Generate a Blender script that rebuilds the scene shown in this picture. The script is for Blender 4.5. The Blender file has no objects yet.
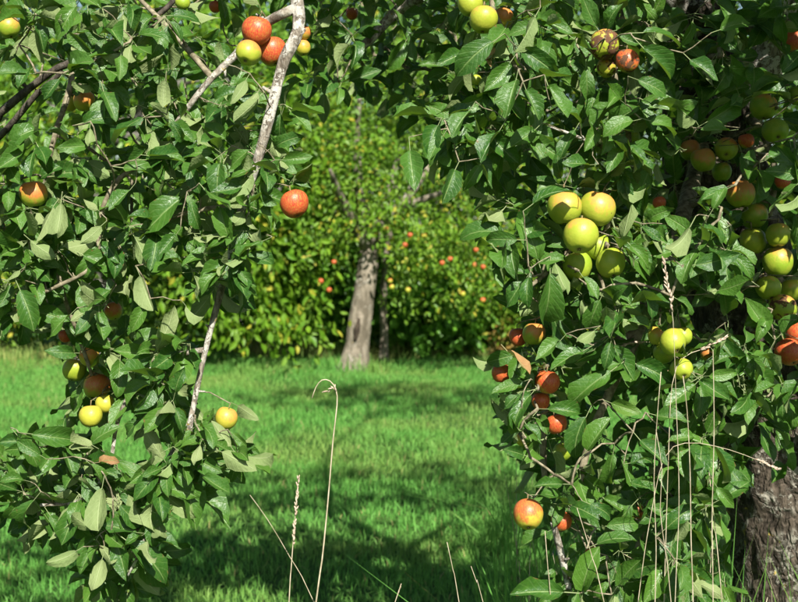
import bpy, math, random
import numpy as np
from mathutils import Vector, Matrix, noise as mnoise

R = random.Random(7)
RN = np.random.default_rng(11)
sc = bpy.context.scene
col = sc.collection
PI = math.pi

# ------------------------------------------------------------------ camera
F = 1200.0                      # focal length in photo pixels (photo 798 x 602)
CAMZ = 1.4
PITCH = math.atan(71 / F)       # horizon stands at photo row 230
cd = bpy.data.cameras.new('camera')
cam = bpy.data.objects.new('camera', cd); col.objects.link(cam)
cam.location = (0, 0, CAMZ)
cam.rotation_euler = (PI / 2 - PITCH, 0, 0)
cd.sensor_width = 36.0
cd.lens = 36.0 * F / 798
cd.clip_start = 0.05; cd.clip_end = 600
cd.dof.use_dof = True; cd.dof.focus_distance = 2.15; cd.dof.aperture_fstop = 8.0
sc.camera = cam

# ------------------------------------------------------------------ world, sun, exposure
SUN_EL, SUN_AZ = math.radians(41), math.radians(165)     # azimuth clockwise from +Y: behind the camera, a little to the right
sunv = Vector((math.sin(SUN_AZ) * math.cos(SUN_EL), math.cos(SUN_AZ) * math.cos(SUN_EL), math.sin(SUN_EL)))
w = bpy.data.worlds.new('World'); sc.world = w; w.use_nodes = True
nt = w.node_tree
sky = nt.nodes.new('ShaderNodeTexSky'); sky.sky_type = 'NISHITA'; sky.sun_disc = False
sky.sun_elevation = SUN_EL; sky.sun_rotation = SUN_AZ
bg = nt.nodes['Background']; bg.inputs['Strength'].default_value = 0.05
nt.links.new(sky.outputs[0], bg.inputs['Color'])
sl = bpy.data.lights.new('sun', 'SUN'); sl.energy = 5.0; sl.angle = math.radians(0.53); sl.color = (1, 0.955, 0.87)
so = bpy.data.objects.new('sun', sl); col.objects.link(so)
so.rotation_euler = (-sunv).to_track_quat('-Z', 'Y').to_euler(); so.location = (0, 0, 12)
sc.view_settings.view_transform = 'Standard'; sc.view_settings.look = 'None'
sc.view_settings.exposure = 1.22; sc.view_settings.gamma = 1.0
sc.render.engine = 'CYCLES'
sc.cycles.max_bounces = 8; sc.cycles.transmission_bounces = 6; sc.cycles.transparent_max_bounces = 8
sc.cycles.use_denoising = True

# ------------------------------------------------------------------ helpers
cP, sP = math.cos(PITCH), math.sin(PITCH)
def at(px, py, Y):
    """the point on the ray of photo pixel (px, py) that lies Y metres in front of the camera"""
    u, v = (px - 399) / F, (301 - py) / F
    dx, dy, dz = u, cP + v * sP, -sP + v * cP
    k = Y / dy
    return Vector((dx * k, Y, CAMZ + dz * k))
def ground(px, py):
    u, v = (px - 399) / F, (301 - py) / F
    dx, dy, dz = u, cP + v * sP, -sP + v * cP
    k = -CAMZ / dz
    return Vector((dx * k, dy * k, 0))
def project(P):
    P = np.asarray(P, float); d = P - np.array([0, 0, CAMZ])
    depth = d[..., 1] * cP - d[..., 2] * sP
    up = d[..., 1] * sP + d[..., 2] * cP
    depth_ = np.where(depth < 0.05, 0.05, depth)
    return 399 + F * d[..., 0] / depth_, 301 - F * up / depth_, depth

def tag(o, label=None, cat=None, group=None, kind=None):
    if label: o['label'] = label
    if cat: o['category'] = cat
    if group: o['group'] = group
    if kind: o['kind'] = kind
    return o
def empty(name, loc=(0, 0, 0)):
    o = bpy.data.objects.new(name, None); col.objects.link(o); o.location = loc; o.empty_display_size = 0.1
    return o
def link(name, me, mat=None, parent=None):
    o = bpy.data.objects.new(name, me); col.objects.link(o)
    if mat is not None and not me.materials: me.materials.append(mat)
    if parent is not None:
        o.parent = parent
        o.matrix_parent_inverse = Matrix.Translation(-Vector(parent.location))
    return o
def np_mesh(name, V, loops, sizes, uv=None, smooth=True, attr=None):
    me = bpy.data.meshes.new(name)
    V = np.asarray(V, np.float32); loops = np.asarray(loops, np.int32).ravel(); sizes = np.asarray(sizes, np.int32)
    me.vertices.add(len(V)); me.vertices.foreach_set('co', V.ravel())
    me.loops.add(len(loops)); me.loops.foreach_set('vertex_index', loops)
    me.polygons.add(len(sizes))
    me.polygons.foreach_set('loop_start', np.concatenate([[0], np.cumsum(sizes)[:-1]]).astype(np.int32))
    me.polygons.foreach_set('loop_total', sizes)
    me.polygons.foreach_set('use_smooth', np.full(len(sizes), smooth))
    if uv is not None:
        l = me.uv_layers.new(name='UVMap'); l.data.foreach_set('uv', np.asarray(uv, np.float32)[loops].ravel())
    if attr is not None:
        a = me.attributes.new('rnd', 'FLOAT', 'POINT'); a.data.foreach_set('value', np.asarray(attr, np.float32))
    me.update(calc_edges=True); me.validate()
    return me

class Tubes:
    def __init__(s): s.V = []; s.Q = []; s.n = 0
    def add(s, pts, rad, seg=6, bark=0.0, freq=8.0, cap=True):
        pts = [Vector(p) for p in pts]; n = len(pts)
        if not hasattr(rad, '__len__'): rad = [rad] * n
        t0 = (pts[1] - pts[0]).normalized(); ref = Vector((0, 0, 1)) if abs(t0.z) < .9 else Vector((1, 0, 0))
        a = t0.cross(ref).normalized()
        V = []
        for i, p in enumerate(pts):
            t = (pts[min(i + 1, n - 1)] - pts[max(i - 1, 0)])
            t = t.normalized() if t.length > 1e-9 else t0
            a = (a - t * a.dot(t)).normalized(); b = t.cross(a)
            for k in range(seg):
                th = 2 * PI * k / seg
                d = a * math.cos(th) + b * math.sin(th); r = rad[i]
                if bark:
                    q = (p + d * rad[i])
                    r *= 1 + bark * (mnoise.noise(Vector((q.x, q.y, q.z * .4)) * freq) + .6 * mnoise.noise(Vector((q.x, q.y, q.z * .5)) * freq * 3.1)
                                     + .35 * mnoise.noise(q * freq * 8))
                V.append(p + d * r)
        base = s.n
        for i in range(n - 1):
            for k in range(seg):
                k2 = (k + 1) % seg
                s.Q.append((base + i * seg + k, base + i * seg + k2, base + (i + 1) * seg + k2, base + (i + 1) * seg + k))
        s.V += V; s.n += len(V)
        if cap:
            s.V += [pts[0], pts[-1] + (pts[-1] - pts[-2]).normalized() * rad[-1] * .6]; c0, c1 = s.n, s.n + 1; s.n += 2
            e = base + (n - 1) * seg
            for k in range(seg):
                k2 = (k + 1) % seg
                s.Q.append((c0, base + k2, base + k)); s.Q.append((c1, e + k, e + k2))
    def build(s, name, mat, parent=None):
        me = np_mesh(name, np.array([tuple(v) for v in s.V]), [i for q in s.Q for i in q], [len(q) for q in s.Q])
        return link(name, me, mat, parent)

def spline(pts, step):
    """Catmull-Rom through pts (tuples of any length), resampled"""
    P = [np.array(p, float) for p in pts]
    P = [2 * P[0] - P[1]] + P + [2 * P[-1] - P[-2]]
    out = []
    for i in range(1, len(P) - 2):
        p0, p1, p2, p3 = P[i - 1:i + 3]
        n = max(2, int(np.linalg.norm((p2 - p1)[:3]) / step))
        for j in range(n):
            t = j / n
            out.append(.5 * (2 * p1 + (p2 - p0) * t + (2 * p0 - 5 * p1 + 4 * p2 - p3) * t * t + (3 * p1 - p0 - 3 * p2 + p3) * t ** 3))
    out.append(P[-2])
    return np.array(out)

# ------------------------------------------------------------------ materials
class NB:
    def __init__(s, name):
        s.m = bpy.data.materials.new(name); s.m.use_nodes = True; s.t = s.m.node_tree; s.t.nodes.clear()
        s.out = s.t.nodes.new('ShaderNodeOutputMaterial')
    def n(s, typ, ins=None, **kw):
        x = s.t.nodes.new(typ)
        for k, v in kw.items(): setattr(x, k, v)
        for k, v in (ins or {}).items():
            if isinstance(v, bpy.types.NodeSocket): s.t.links.new(v, x.inputs[k])
            else: x.inputs[k].default_value = v
        return x
    def math(s, op, a, b=0.0, clamp=False):
        x = s.n('ShaderNodeMath', {0: a, 1: b}, operation=op); x.use_clamp = clamp
        return x.outputs[0]
    def mix(s, f, a, b, mode='MIX'):
        x = s.n('ShaderNodeMix', data_type='RGBA', blend_type=mode)
        for k, v in ((0, f), (6, a), (7, b)):
            if isinstance(v, bpy.types.NodeSocket): s.t.links.new(v, x.inputs[k])
            else: x.inputs[k].default_value = (*v, 1) if hasattr(v, '__len__') else v
        return x.outputs[2]
    def noise(s, vec, scale, detail=3, rough=.55):
        return s.n('ShaderNodeTexNoise', {'Vector': vec, 'Scale': scale, 'Detail': detail, 'Roughness': rough}).outputs[0]
    def ramp(s, f, lo, hi):
        x = s.n('ShaderNodeMapRange', {0: f, 1: lo, 2: hi}, interpolation_type='SMOOTHSTEP'); return x.outputs[0]
    def finish(s, sh):
        s.t.links.new(sh, s.out.inputs[0]); return s.m
    def rand(s):
        a = s.n('ShaderNodeAttribute', attribute_name='rnd').outputs['Fac']
        o = s.n('ShaderNodeObjectInfo').outputs['Random']
        return s.math('FRACT', s.math('ADD', a, o))

def leaf_material(name, top_a, top_b, under, yellow, yellow_share=.05, transl=.3, rough=.36, veins=True, spots=True, spec=.32):
    b = NB(name)
    r = b.rand()
    r2 = b.math('FRACT', b.math('MULTIPLY', r, 17.31)); r3 = b.math('FRACT', b.math('MULTIPLY', r, 71.7))
    top = b.mix(r2, top_a, top_b)
    obj = b.n('ShaderNodeTexCoord').outputs['Object']
    geo = b.n('ShaderNodeNewGeometry')
    h = None
    if veins:
        uv = b.n('ShaderNodeUVMap').outputs[0]
        sp = b.n('ShaderNodeSeparateXYZ', {0: uv})
        u = b.math('ABSOLUTE', b.math('SUBTRACT', sp.outputs[0], .5)); v = sp.outputs[1]       # 0 at midrib, .5 at margin
        mid = b.ramp(u, .055, .015)
        side = b.math('FRACT', b.math('SUBTRACT', b.math('MULTIPLY', v, 7.5), b.math('MULTIPLY', u, 4.2)))
        side = b.ramp(b.math('ABSOLUTE', b.math('SUBTRACT', side, .5)), .17, .03)
        vein = b.math('MAXIMUM', mid, b.math('MULTIPLY', side, .2))
        top = b.mix(b.math('MULTIPLY', vein, .75), top, (.17, .25, .08))
        h = vein
    if veins:
        lv = b.n('ShaderNodeMapping', {'Vector': uv, 'Scale': (1, 1.9, 1)}).outputs[0]
        lv = b.n('ShaderNodeVectorMath', {0: lv, 1: b.n('ShaderNodeCombineXYZ', {0: b.math('MULTIPLY', r, 53), 1: b.math('MULTIPLY', r2, 31), 2: 0.0}).outputs[0]}, operation='ADD').outputs[0]
        n1 = b.noise(lv, 3.2, 4, .6)
    else: n1 = b.noise(obj, 4, 3)
    top = b.mix(b.ramp(n1, .35, .75), top, b.mix(.5, top, top_b))
    yel = b.ramp(r3, 1 - yellow_share, 1 - yellow_share + .04)
    top = b.mix(b.math('MULTIPLY', yel, .8), top, yellow)
    if spots:
        sn = b.math('ADD', b.noise(lv, 3.6, 4, .65), b.math('MULTIPLY', b.ramp(u, .36, .5), .09))
        top = b.mix(b.math('MULTIPLY', b.ramp(sn, .68, .73), .85), top, (.15, .08, .03))
    un = b.mix(b.math('MULTIPLY', yel, .5), b.mix(b.math('MULTIPLY', r2, .4), under, top), yellow)
    if veins: un = b.mix(b.math('MULTIPLY', vein, .4), un, (.34, .40, .2))
    c = b.mix(geo.outputs['Backfacing'], top, un)
    ro = b.math('ADD', b.math('ADD', rough, b.math('MULTIPLY', r3, .14)), b.math('MULTIPLY', geo.outputs['Backfacing'], .35))
    pr = b.n('ShaderNodeBsdfPrincipled', {'Base Color': c, 'Roughness': ro})
    pr.inputs['Specular IOR Level'].default_value = spec
    if veins:
        bn = b.n('ShaderNodeBump', {'Height': b.math('ADD', b.math('MULTIPLY', h, -.8), b.math('MULTIPLY', b.noise(lv, 6, 2), 1.1)), 'Strength': .6, 'Distance': .0022})
        b.t.links.new(bn.outputs[0], pr.inputs['Normal'])
    tc = b.mix(.55, top, (.26, .46, .02))
    tr = b.n('ShaderNodeBsdfTranslucent', {'Color': tc})
    ms = b.n('ShaderNodeMixShader', {0: transl})
    b.t.links.new(pr.outputs[0], ms.inputs[1]); b.t.links.new(tr.outputs[0], ms.inputs[2])
    return b.finish(ms.outputs[0])

def bark_material(name, dark, mid, lichen, lichen_at=.55, scale=1.0, yellow=True, cracks=0.0):
    b = NB(name)
    pos = b.n('ShaderNodeNewGeometry').outputs['Position']
    mp = b.n('ShaderNodeMapping', {'Vector': pos, 'Scale': (1, 1, .35)}).outputs[0]
    n1 = b.noise(mp, 34 * scale, 6, .7); n2 = b.noise(pos, 26 * scale, 5, .68); n3 = b.noise(pos, 9 * scale, 3)
    c = b.mix(b.ramp(n1, .38, .62), dark, mid)
    ml = b.math('MULTIPLY', b.ramp(n2, lichen_at, lichen_at + .05), b.ramp(n3, .38, .55))
    c = b.mix(ml, c, b.mix(b.noise(pos, 120 * scale), lichen, mid))
    if yellow: c = b.mix(b.math('MULTIPLY', b.ramp(b.noise(pos, 21 * scale, 4), .68, .72), .8), c, (.34, .25, .05))
    crk = b.n('ShaderNodeTexVoronoi', {'Vector': b.n('ShaderNodeVectorMath', {0: b.n('ShaderNodeMapping', {'Vector': pos, 'Scale': (1, 1, .4)}).outputs[0], 1: b.n('ShaderNodeVectorMath', {0: b.n('ShaderNodeTexNoise', {'Vector': pos, 'Scale': 22.0}).outputs[1], 'Scale': .05}, operation='SCALE').outputs[0]}, operation='ADD').outputs[0], 'Scale': 30 * scale}, feature='DISTANCE_TO_EDGE').outputs['Distance']
    c = b.mix(b.math('MULTIPLY', b.ramp(crk, .12, .01), cracks), c, dark)
    h = b.math('ADD', b.math('ADD', b.math('MULTIPLY', n1, 1.0), b.math('MULTIPLY', ml, .25)), b.math('MULTIPLY', b.ramp(crk, 0, .2), cracks))
    bn = b.n('ShaderNodeBump', {'Height': h, 'Strength': .9, 'Distance': .02 / scale})
    pr = b.n('ShaderNodeBsdfPrincipled', {'Base Color': c, 'Roughness': .9, 'Normal': bn.outputs[0]})
    pr.inputs['Specular IOR Level'].default_value = .2
    return b.finish(pr.outputs[0])

def apple_material():
    b = NB('apple_skin')
    oc = b.n('ShaderNodeTexCoord').outputs['Object']
    info = b.n('ShaderNodeObjectInfo'); rnd = info.outputs['Random']
    sp = b.n('ShaderNodeSeparateColor', {0: info.outputs['Color']})
    blush, yel, rot = sp.outputs[0], sp.outputs[1], sp.outputs[2]
    off = b.n('ShaderNodeCombineXYZ', {0: b.math('MULTIPLY', rnd, 37), 1: b.math('MULTIPLY', rnd, 91), 2: 0.0}).outputs[0]
    p = b.n('ShaderNodeVectorMath', {0: oc, 1: off}, operation='ADD').outputs[0]
    base = b.mix(b.math('POWER', yel, 1.6), (.15, .275, .016), (.42, .36, .04))
    base = b.mix(b.ramp(b.noise(p, 1.6, 3), .35, .7), base, b.mix(.3, base, (.42, .40, .05)))
    dt = b.n('ShaderNodeVectorMath', {0: oc, 1: (.15, -.55, .62)}, operation='DOT_PRODUCT').outputs['Value']
    g = b.math('ADD', b.math('MULTIPLY', dt, .55), .5)
    mp = b.n('ShaderNodeMapping', {'Vector': p, 'Scale': (7, 7, 1.3)}).outputs[0]
    g = b.math('ADD', g, b.math('MULTIPLY', b.math('SUBTRACT', b.noise(p, 1.5, 3), .5), .8))
    g = b.math('ADD', g, b.math('MULTIPLY', b.math('SUBTRACT', b.noise(mp, 1.4, 4), .5), .42))
    lim = b.math('SUBTRACT', 1.12, b.math('MULTIPLY', blush, 1.16))
    m = b.n('ShaderNodeMapRange', {0: g, 1: b.math('SUBTRACT', lim, .18), 2: b.math('ADD', lim, .2)}, interpolation_type='SMOOTHSTEP').outputs[0]
    red = b.mix(b.ramp(b.noise(mp, 2.1, 3), .35, .65), (.38, .016, .018), (.46, .055, .028))
    st = b.n('ShaderNodeMapping', {'Vector': p, 'Scale': (15, 15, 2.2)}).outputs[0]
    red = b.mix(b.math('MULTIPLY', b.ramp(b.noise(st, 1.0, 4, .65), .5, .68), .6), red, (.50, .25, .06))
    red = b.mix(b.ramp(blush, .2, .7), (.52, .24, .06), red)
    c = b.mix(b.math('MULTIPLY', m, b.math('ADD', .62, b.math('MULTIPLY', b.ramp(b.noise(mp, 3.3, 3), .3, .6), .36))), base, red)
    # lenticels and small scabs
    vo = b.n('ShaderNodeTexVoronoi', {'Vector': p, 'Scale': 7.5}).outputs['Distance']
    c = b.mix(b.math('MULTIPLY', b.ramp(vo, .085, .05), .55), c, (.48, .38, .16))
    sc_ = b.noise(p, 4.2, 4, .6)
    c = b.mix(b.math('MULTIPLY', b.ramp(sc_, .69, .73), .8), c, (.09, .055, .03))
    # russet in the stalk cavity
    z = b.n('ShaderNodeSeparateXYZ', {0: oc})
    rr = b.math('SQRT', b.math('ADD', b.math('POWER', z.outputs[0], 2), b.math('POWER', z.outputs[1], 2)))
    c = b.mix(b.math('MULTIPLY', b.ramp(rr, .3, .08), .6), c, (.17, .13, .04))
    rn = b.noise(p, 1.7, 4, .6)
    rm = b.math('MULTIPLY', b.ramp(b.math('ADD', rn, b.math('MULTIPLY', rot, .35)), .60, .66), b.ramp(rot, .05, .2))
    c = b.mix(rm, c, b.mix(b.noise(p, 6, 3), (.035, .018, .01), (.16, .07, .03)))
    bn = b.n('ShaderNodeBump', {'Height': b.noise(p, 5, 4), 'Strength': .1, 'Distance': .006})
    pr = b.n('ShaderNodeBsdfPrincipled', {'Base Color': c, 'Roughness': b.math('ADD', .42, b.math('MULTIPLY', rm, .45)), 'Normal': bn.outputs[0]})
    pr.inputs['Specular IOR Level'].default_value = .35
    pr.inputs['Subsurface Weight'].default_value = .06; pr.inputs['Subsurface Radius'].default_value = (.01, .006, .002)
    return b.finish(pr.outputs[0])

def plain(name, a, c2, rough=.7, scale=60, transl=0):
    b = NB(name)
    pos = b.n('ShaderNodeNewGeometry').outputs['Position']
    c = b.mix(b.ramp(b.noise(pos, scale, 4), .35, .65), a, c2)
    pr = b.n('ShaderNodeBsdfPrincipled', {'Base Color': c, 'Roughness': rough}); pr.inputs['Specular IOR Level'].default_value = .25
    return b.finish(pr.outputs[0])

def grass_material():
    b = NB('grass_blades')
    r = b.rand(); pos = b.n('ShaderNodeNewGeometry').outputs['Position']
    r2 = b.math('FRACT', b.math('MULTIPLY', r, 23.7))
    c = b.mix(r, (.078, .25, .042), (.155, .37, .075))
    c = b.mix(b.ramp(b.noise(pos, .9, 4), .42, .66), c, b.mix(r2, (.15, .29, .06), (.22, .34, .08)))
    c = b.mix(b.ramp(r2, .965, .985), c, (.36, .32, .13))
    pr = b.n('ShaderNodeBsdfPrincipled', {'Base Color': c, 'Roughness': .55}); pr.inputs['Specular IOR Level'].default_value = .15
    tr = b.n('ShaderNodeBsdfTranslucent', {'Color': b.mix(.4, c, (.27, .45, .06))})
    ms = b.n('ShaderNodeMixShader', {0: .38}); b.t.links.new(pr.outputs[0], ms.inputs[1]); b.t.links.new(tr.outputs[0], ms.inputs[2])
    return b.finish(ms.outputs[0])

def lawn_material():
    b = NB('lawn_soil')
    pos = b.n('ShaderNodeNewGeometry').outputs['Position']
    c = b.mix(b.ramp(b.noise(pos, 1.3, 5), .35, .65), (.035, .10, .018), (.06, .145, .025))
    c = b.mix(b.ramp(b.noise(pos, 40, 3), .5, .75), c, (.07, .08, .03))
    bn = b.n('ShaderNodeBump', {'Height': b.noise(pos, 60, 5), 'Strength': 1, 'Distance': .03})
    pr = b.n('ShaderNodeBsdfPrincipled', {'Base Color': c, 'Roughness': .95, 'Normal': bn.outputs[0]}); pr.inputs['Specular IOR Level'].default_value = .1
    return b.finish(pr.outputs[0])

M = {}
M['leaf'] = leaf_material('apple_leaf', (.015, .064, .008), (.060, .142, .016), (.195, .245, .095), (.30, .30, .05), .012, .20, .38, True, True, .4)
M['dry_leaf'] = leaf_material('withered_leaf', (.20, .10, .04), (.33, .2, .08), (.36, .25, .12), (.4, .25, .08), .2, transl=.15, rough=.6)
M['far_apple_leaf'] = leaf_material('far_apple_leaf', (.07, .175, .012), (.15, .265, .018), (.13, .22, .04), (.42, .36, .04), .10, .34, .42, False, False)
M['walnut_leaf'] = leaf_material('broad_pale_leaf', (.075, .19, .012), (.155, .285, .018), (.14, .25, .03), (.42, .38, .04), .10, .38, .40, False, False)
M['laurel_leaf'] = leaf_material('glossy_shrub_leaf', (.06, .18, .018), (.12, .29, .03), (.14, .26, .04), (.3, .34, .05), .03, .3, .3, False, False)
M['shrub_leaf'] = leaf_material('shrub_leaf', (.08, .19, .012), (.16, .27, .018), (.13, .22, .035), (.42, .36, .04), .12, .36, .45, False, False)
M['tall_leaf'] = leaf_material('tall_tree_leaf', (.04, .12, .010), (.095, .195, .016), (.11, .19, .035), (.34, .34, .04), .06, .32, .42, False, False)
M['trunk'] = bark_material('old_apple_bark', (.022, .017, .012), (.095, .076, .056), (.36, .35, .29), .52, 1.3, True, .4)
M['limb'] = bark_material('lichened_limb', (.085, .068, .05), (.27, .235, .185), (.60, .59, .53), .455, 2.4)
M['dark_limb'] = bark_material('dark_limb', (.035, .028, .022), (.10, .085, .065), (.3, .3, .26), .6, 2.0)
M['twig'] = plain('twig_bark', (.10, .085, .05), (.24, .21, .14), .8, 90)
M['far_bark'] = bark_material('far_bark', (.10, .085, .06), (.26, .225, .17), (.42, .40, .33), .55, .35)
M['far_dark_bark'] = bark_material('far_dark_bark', (.06, .055, .045), (.17, .16, .14), (.3, .3, .28), .6, .4)
M['hollow'] = plain('hollow_wood', (.02, .015, .01), (.06, .045, .03), .95, 20)
M['apple'] = apple_material()
M['stem'] = plain('apple_stem', (.12, .09, .04), (.2, .16, .07), .7, 200)
M['calyx'] = plain('apple_calyx', (.05, .035, .02), (.12, .09, .05), .9, 300)
M['straw'] = plain('dry_straw', (.26, .22, .14), (.44, .38, .27), .7, 40)
M['straw_head'] = plain('dry_seed_head', (.30, .22, .16), (.50, .40, .31), .8, 160)
M['grass'] = grass_material()
M['lawn'] = lawn_material()

# ------------------------------------------------------------------ ground
def ground_z(x, y): return 0.0
gx = np.concatenate([np.linspace(-200, -14, 12), np.linspace(-13, 13, 90), np.linspace(14, 200, 12)])
gy = np.concatenate([np.linspace(-60, -4, 8), np.linspace(-3, 20, 80), np.linspace(24, 400, 16)])
GX, GY = np.meshgrid(gx, gy)
GZ = .03 * np.sin(GX * 1.3 + .4) * np.sin(GY * .9) + .02 * np.sin(GX * 2.7 + GY * 1.9)
near = np.exp(-((GX / 14) ** 4 + ((GY - 8) / 13) ** 4)); GZ = GZ * near - .02
V = np.stack([GX, GY, GZ], -1).reshape(-1, 3); nx, ny = len(gx), len(gy)
idx = np.arange(nx * ny).reshape(ny, nx)
Q = np.stack([idx[:-1, :-1], idx[:-1, 1:], idx[1:, 1:], idx[1:, :-1]], -1).reshape(-1, 4)
lawn = link('lawn', np_mesh('lawn', V, Q, np.full(len(Q), 4)), M['lawn'])
tag(lawn, 'green orchard lawn stretching back to the hedge', 'lawn', kind='structure')
def gz(x, y):
    return (.03 * np.sin(x * 1.3 + .4) * np.sin(y * .9) + .02 * np.sin(x * 2.7 + y * 1.9)) * np.exp(-((x / 14) ** 4 + ((y - 8) / 13) ** 4)) - .02

def blades(n, xs, ys, hmin, hmax, wid, lean, name, mat, parent=None, z0=None):
    ang = RN.uniform(0, 2 * PI, n); h = RN.uniform(hmin, hmax, n) * RN.uniform(.7, 1.1, n)
    base = np.stack([xs, ys, gz(xs, ys) if z0 is None else z0], -1)
    ld = RN.uniform(0, 2 * PI, n); la = np.abs(RN.normal(0, lean, n))
    L = np.stack([np.cos(ld), np.sin(ld), np.zeros(n)], -1) * la[:, None]
    W = np.stack([np.cos(ang), np.sin(ang), np.zeros(n)], -1) * (wid * RN.uniform(.6, 1.3, n))[:, None]
    up = np.array([0, 0, 1.0])
    m = base + L * (h * .35)[:, None] + up * (h * .58)[:, None]
    t = base + L * (h * 1.1)[:, None] + up * (h * (1 - .25 * np.minimum(la, 1.6)))[:, None]
    V = np.stack([base - W, base + W, m + W * .8, m - W * .8, t], 1).reshape(-1, 3)
    o = (np.arange(n) * 5)[:, None]
    loops = np.concatenate([o + np.array([0, 1, 2, 3]), o + np.array([3, 2, 4])], 1)
    sizes = np.tile([4, 3], n)
    return link(name, np_mesh(name, V, loops, sizes, attr=np.repeat(RN.random(n), 5)), mat, parent)

def grass_field():
    n = 500000
    y = 2.2 + 12.2 * RN.random(n) ** 1.15
    half = .3325 * y + 1.6
    x = RN.uniform(-1, 1, n) * half
    dens = half / half.max()
    keep = RN.random(n) < np.clip(dens * (1.15 - .35 * (y / 14)), 0, 1)
    # patchy growth
    pat = np.sin(x * 2.1 + 1.3 * np.sin(y * 1.7)) * np.sin(y * 2.6 + x) + .6 * np.sin(x * 6.1 + 2 * np.sin(y * 4.3)) * np.sin(y * 5.7)
    keep &= RN.random(n) < .8 + .2 * pat
    x, y, pat = x[keep], y[keep], pat[keep]; n = len(x)
    hs = .052 + .012 * pat
    o = blades(n, x, y, .75, 1.35, 1.0, .55, 'grass', M['grass'])
    # scale blades by patch height and by distance-independent width
    me = o.data; co = np.empty(len(me.vertices) * 3, np.float32); me.vertices.foreach_get('co', co); co = co.reshape(-1, 5, 3)
    b0 = (co[:, :1] + co[:, 1:2]) / 2
    rel = co - b0; rel[:, :, :] *= 1
    H = hs[:, None, None]
    ctr = np.stack([b0[:, 0], b0[:, 0], (co[:, 2] + co[:, 3]) / 2, (co[:, 2] + co[:, 3]) / 2, co[:, 4]], 1)
    wid = (co - ctr) * .0029
    co = b0 + (ctr - b0) * H + wid
    me.vertices.foreach_set('co', co.astype(np.float32).ravel()); me.update()
    return o
grass = grass_field()
tag(grass, 'short green grass blades covering the orchard lawn', 'grass', kind='stuff')

# ------------------------------------------------------------------ background trees and shrubs
def leaf_cloud(cent, radii, nclump, per, size, spread, droop=.35, shell=.55, keep=None, aspect=.5, seed=0, flat=.8, extra=None):
    """many small folded leaves in clumps through an ellipsoid; returns verts, loops, sizes, rnd"""
    g = np.random.default_rng(seed)
    d = g.normal(size=(nclump, 3)); d /= np.linalg.norm(d, axis=1)[:, None]
    r = shell + (1 - shell) * g.random(nclump) ** .6
    r *= 1 + .16 * np.sin(d[:, 0] * 5 + seed) * np.sin(d[:, 2] * 6 + 2 * seed) + .1 * np.sin(d[:, 1] * 9 + seed)
    C = np.array(cent) + d * r[:, None] * np.array(radii)
    if extra is not None: C = np.concatenate([C, np.array(extra)])
    if keep is not None: C = C[keep(C)]
    n = len(C) * per
    P = np.repeat(C, per, 0) + g.normal(size=(n, 3)) * np.array([spread, spread, spread * flat])
    out = P - np.array(cent); out /= np.maximum(np.linalg.norm(out, axis=1), 1e-6)[:, None]
    a = out * .6 + g.normal(size=(n, 3)) * .75; a[:, 2] -= droop
    a /= np.linalg.norm(a, axis=1)[:, None]
    up = out * .5 + g.normal(size=(n, 3)) * .5 + np.array([.1, -.4, .7])
    s = np.cross(a, up); s /= np.maximum(np.linalg.norm(s, axis=1), 1e-6)[:, None]
    u = np.cross(s, a)
    L = (size * g.uniform(.65, 1.25, n))[:, None]; Wd = L * aspect * .5
    fold = Wd * g.uniform(.1, .5, (n, 1)); bend = L * g.uniform(-.05, .22, (n, 1))
    v0 = P; v1 = P + a * L * .38 + s * Wd + u * fold; v2 = P + a * L * .72 + s * Wd * .72 + u * (fold - bend * .4)
    v3 = P + a * L - u * bend; v4 = P + a * L * .72 - s * Wd * .72 + u * (fold - bend * .4); v5 = P + a * L * .38 - s * Wd + u * fold
    V = np.stack([v0, v1, v2, v3, v4, v5], 1).reshape(-1, 3)
    o = (np.arange(n) * 6)[:, None]
    loops = np.concatenate([o + np.array([0, 1, 2, 3]), o + np.array([0, 3, 4, 5])], 1)
    return V, loops, np.full(2 * n, 4), np.repeat(g.random(n), 6)
def crown(name, mat, parent, **kw):
    V, l, s, a = leaf_cloud(**kw)
    return tag(link(name, np_mesh(name, V, l, s, smooth=False, attr=a), mat, parent), kind='stuff')

def limbs(parent, start, targets, r0, mat, seed=1):
    g = random.Random(seed)
    for T in targets:
        T = Vector(T); a = Vector(start); m = (a + T) / 2 + Vector((g.uniform(-.15, .15), g.uniform(-.15, .15), g.uniform(.0, .3)))
        pts = spline([tuple(a), tuple(m), tuple(T)], .12)
        rr = np.linspace(r0, r0 * .22, len(pts))
        t = Tubes(); t.add(pts, list(rr), 8, .08, 10); t.build('limb', mat, parent)

def bg_tree(loc, label, trunk_pts, r, mat_bark, mat_leaf, group, seed, limb_targets, **kw):
    o = empty('tree', loc); tag(o, label, 'tree', group)
    pts = spline(trunk_pts, .07)
    t = Tubes(); rr = r * (1 + .45 * np.exp(-np.linspace(0, 9, len(pts))) - .28 * np.linspace(0, 1, len(pts)))
    t.add(pts, list(rr), 20, .10, 7); t.build('trunk', mat_bark, o)
    limbs(o, pts[-1], limb_targets, r * .55, mat_bark, seed)
    crown('crown', mat_leaf, o, seed=seed, **kw)
    return o

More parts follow.
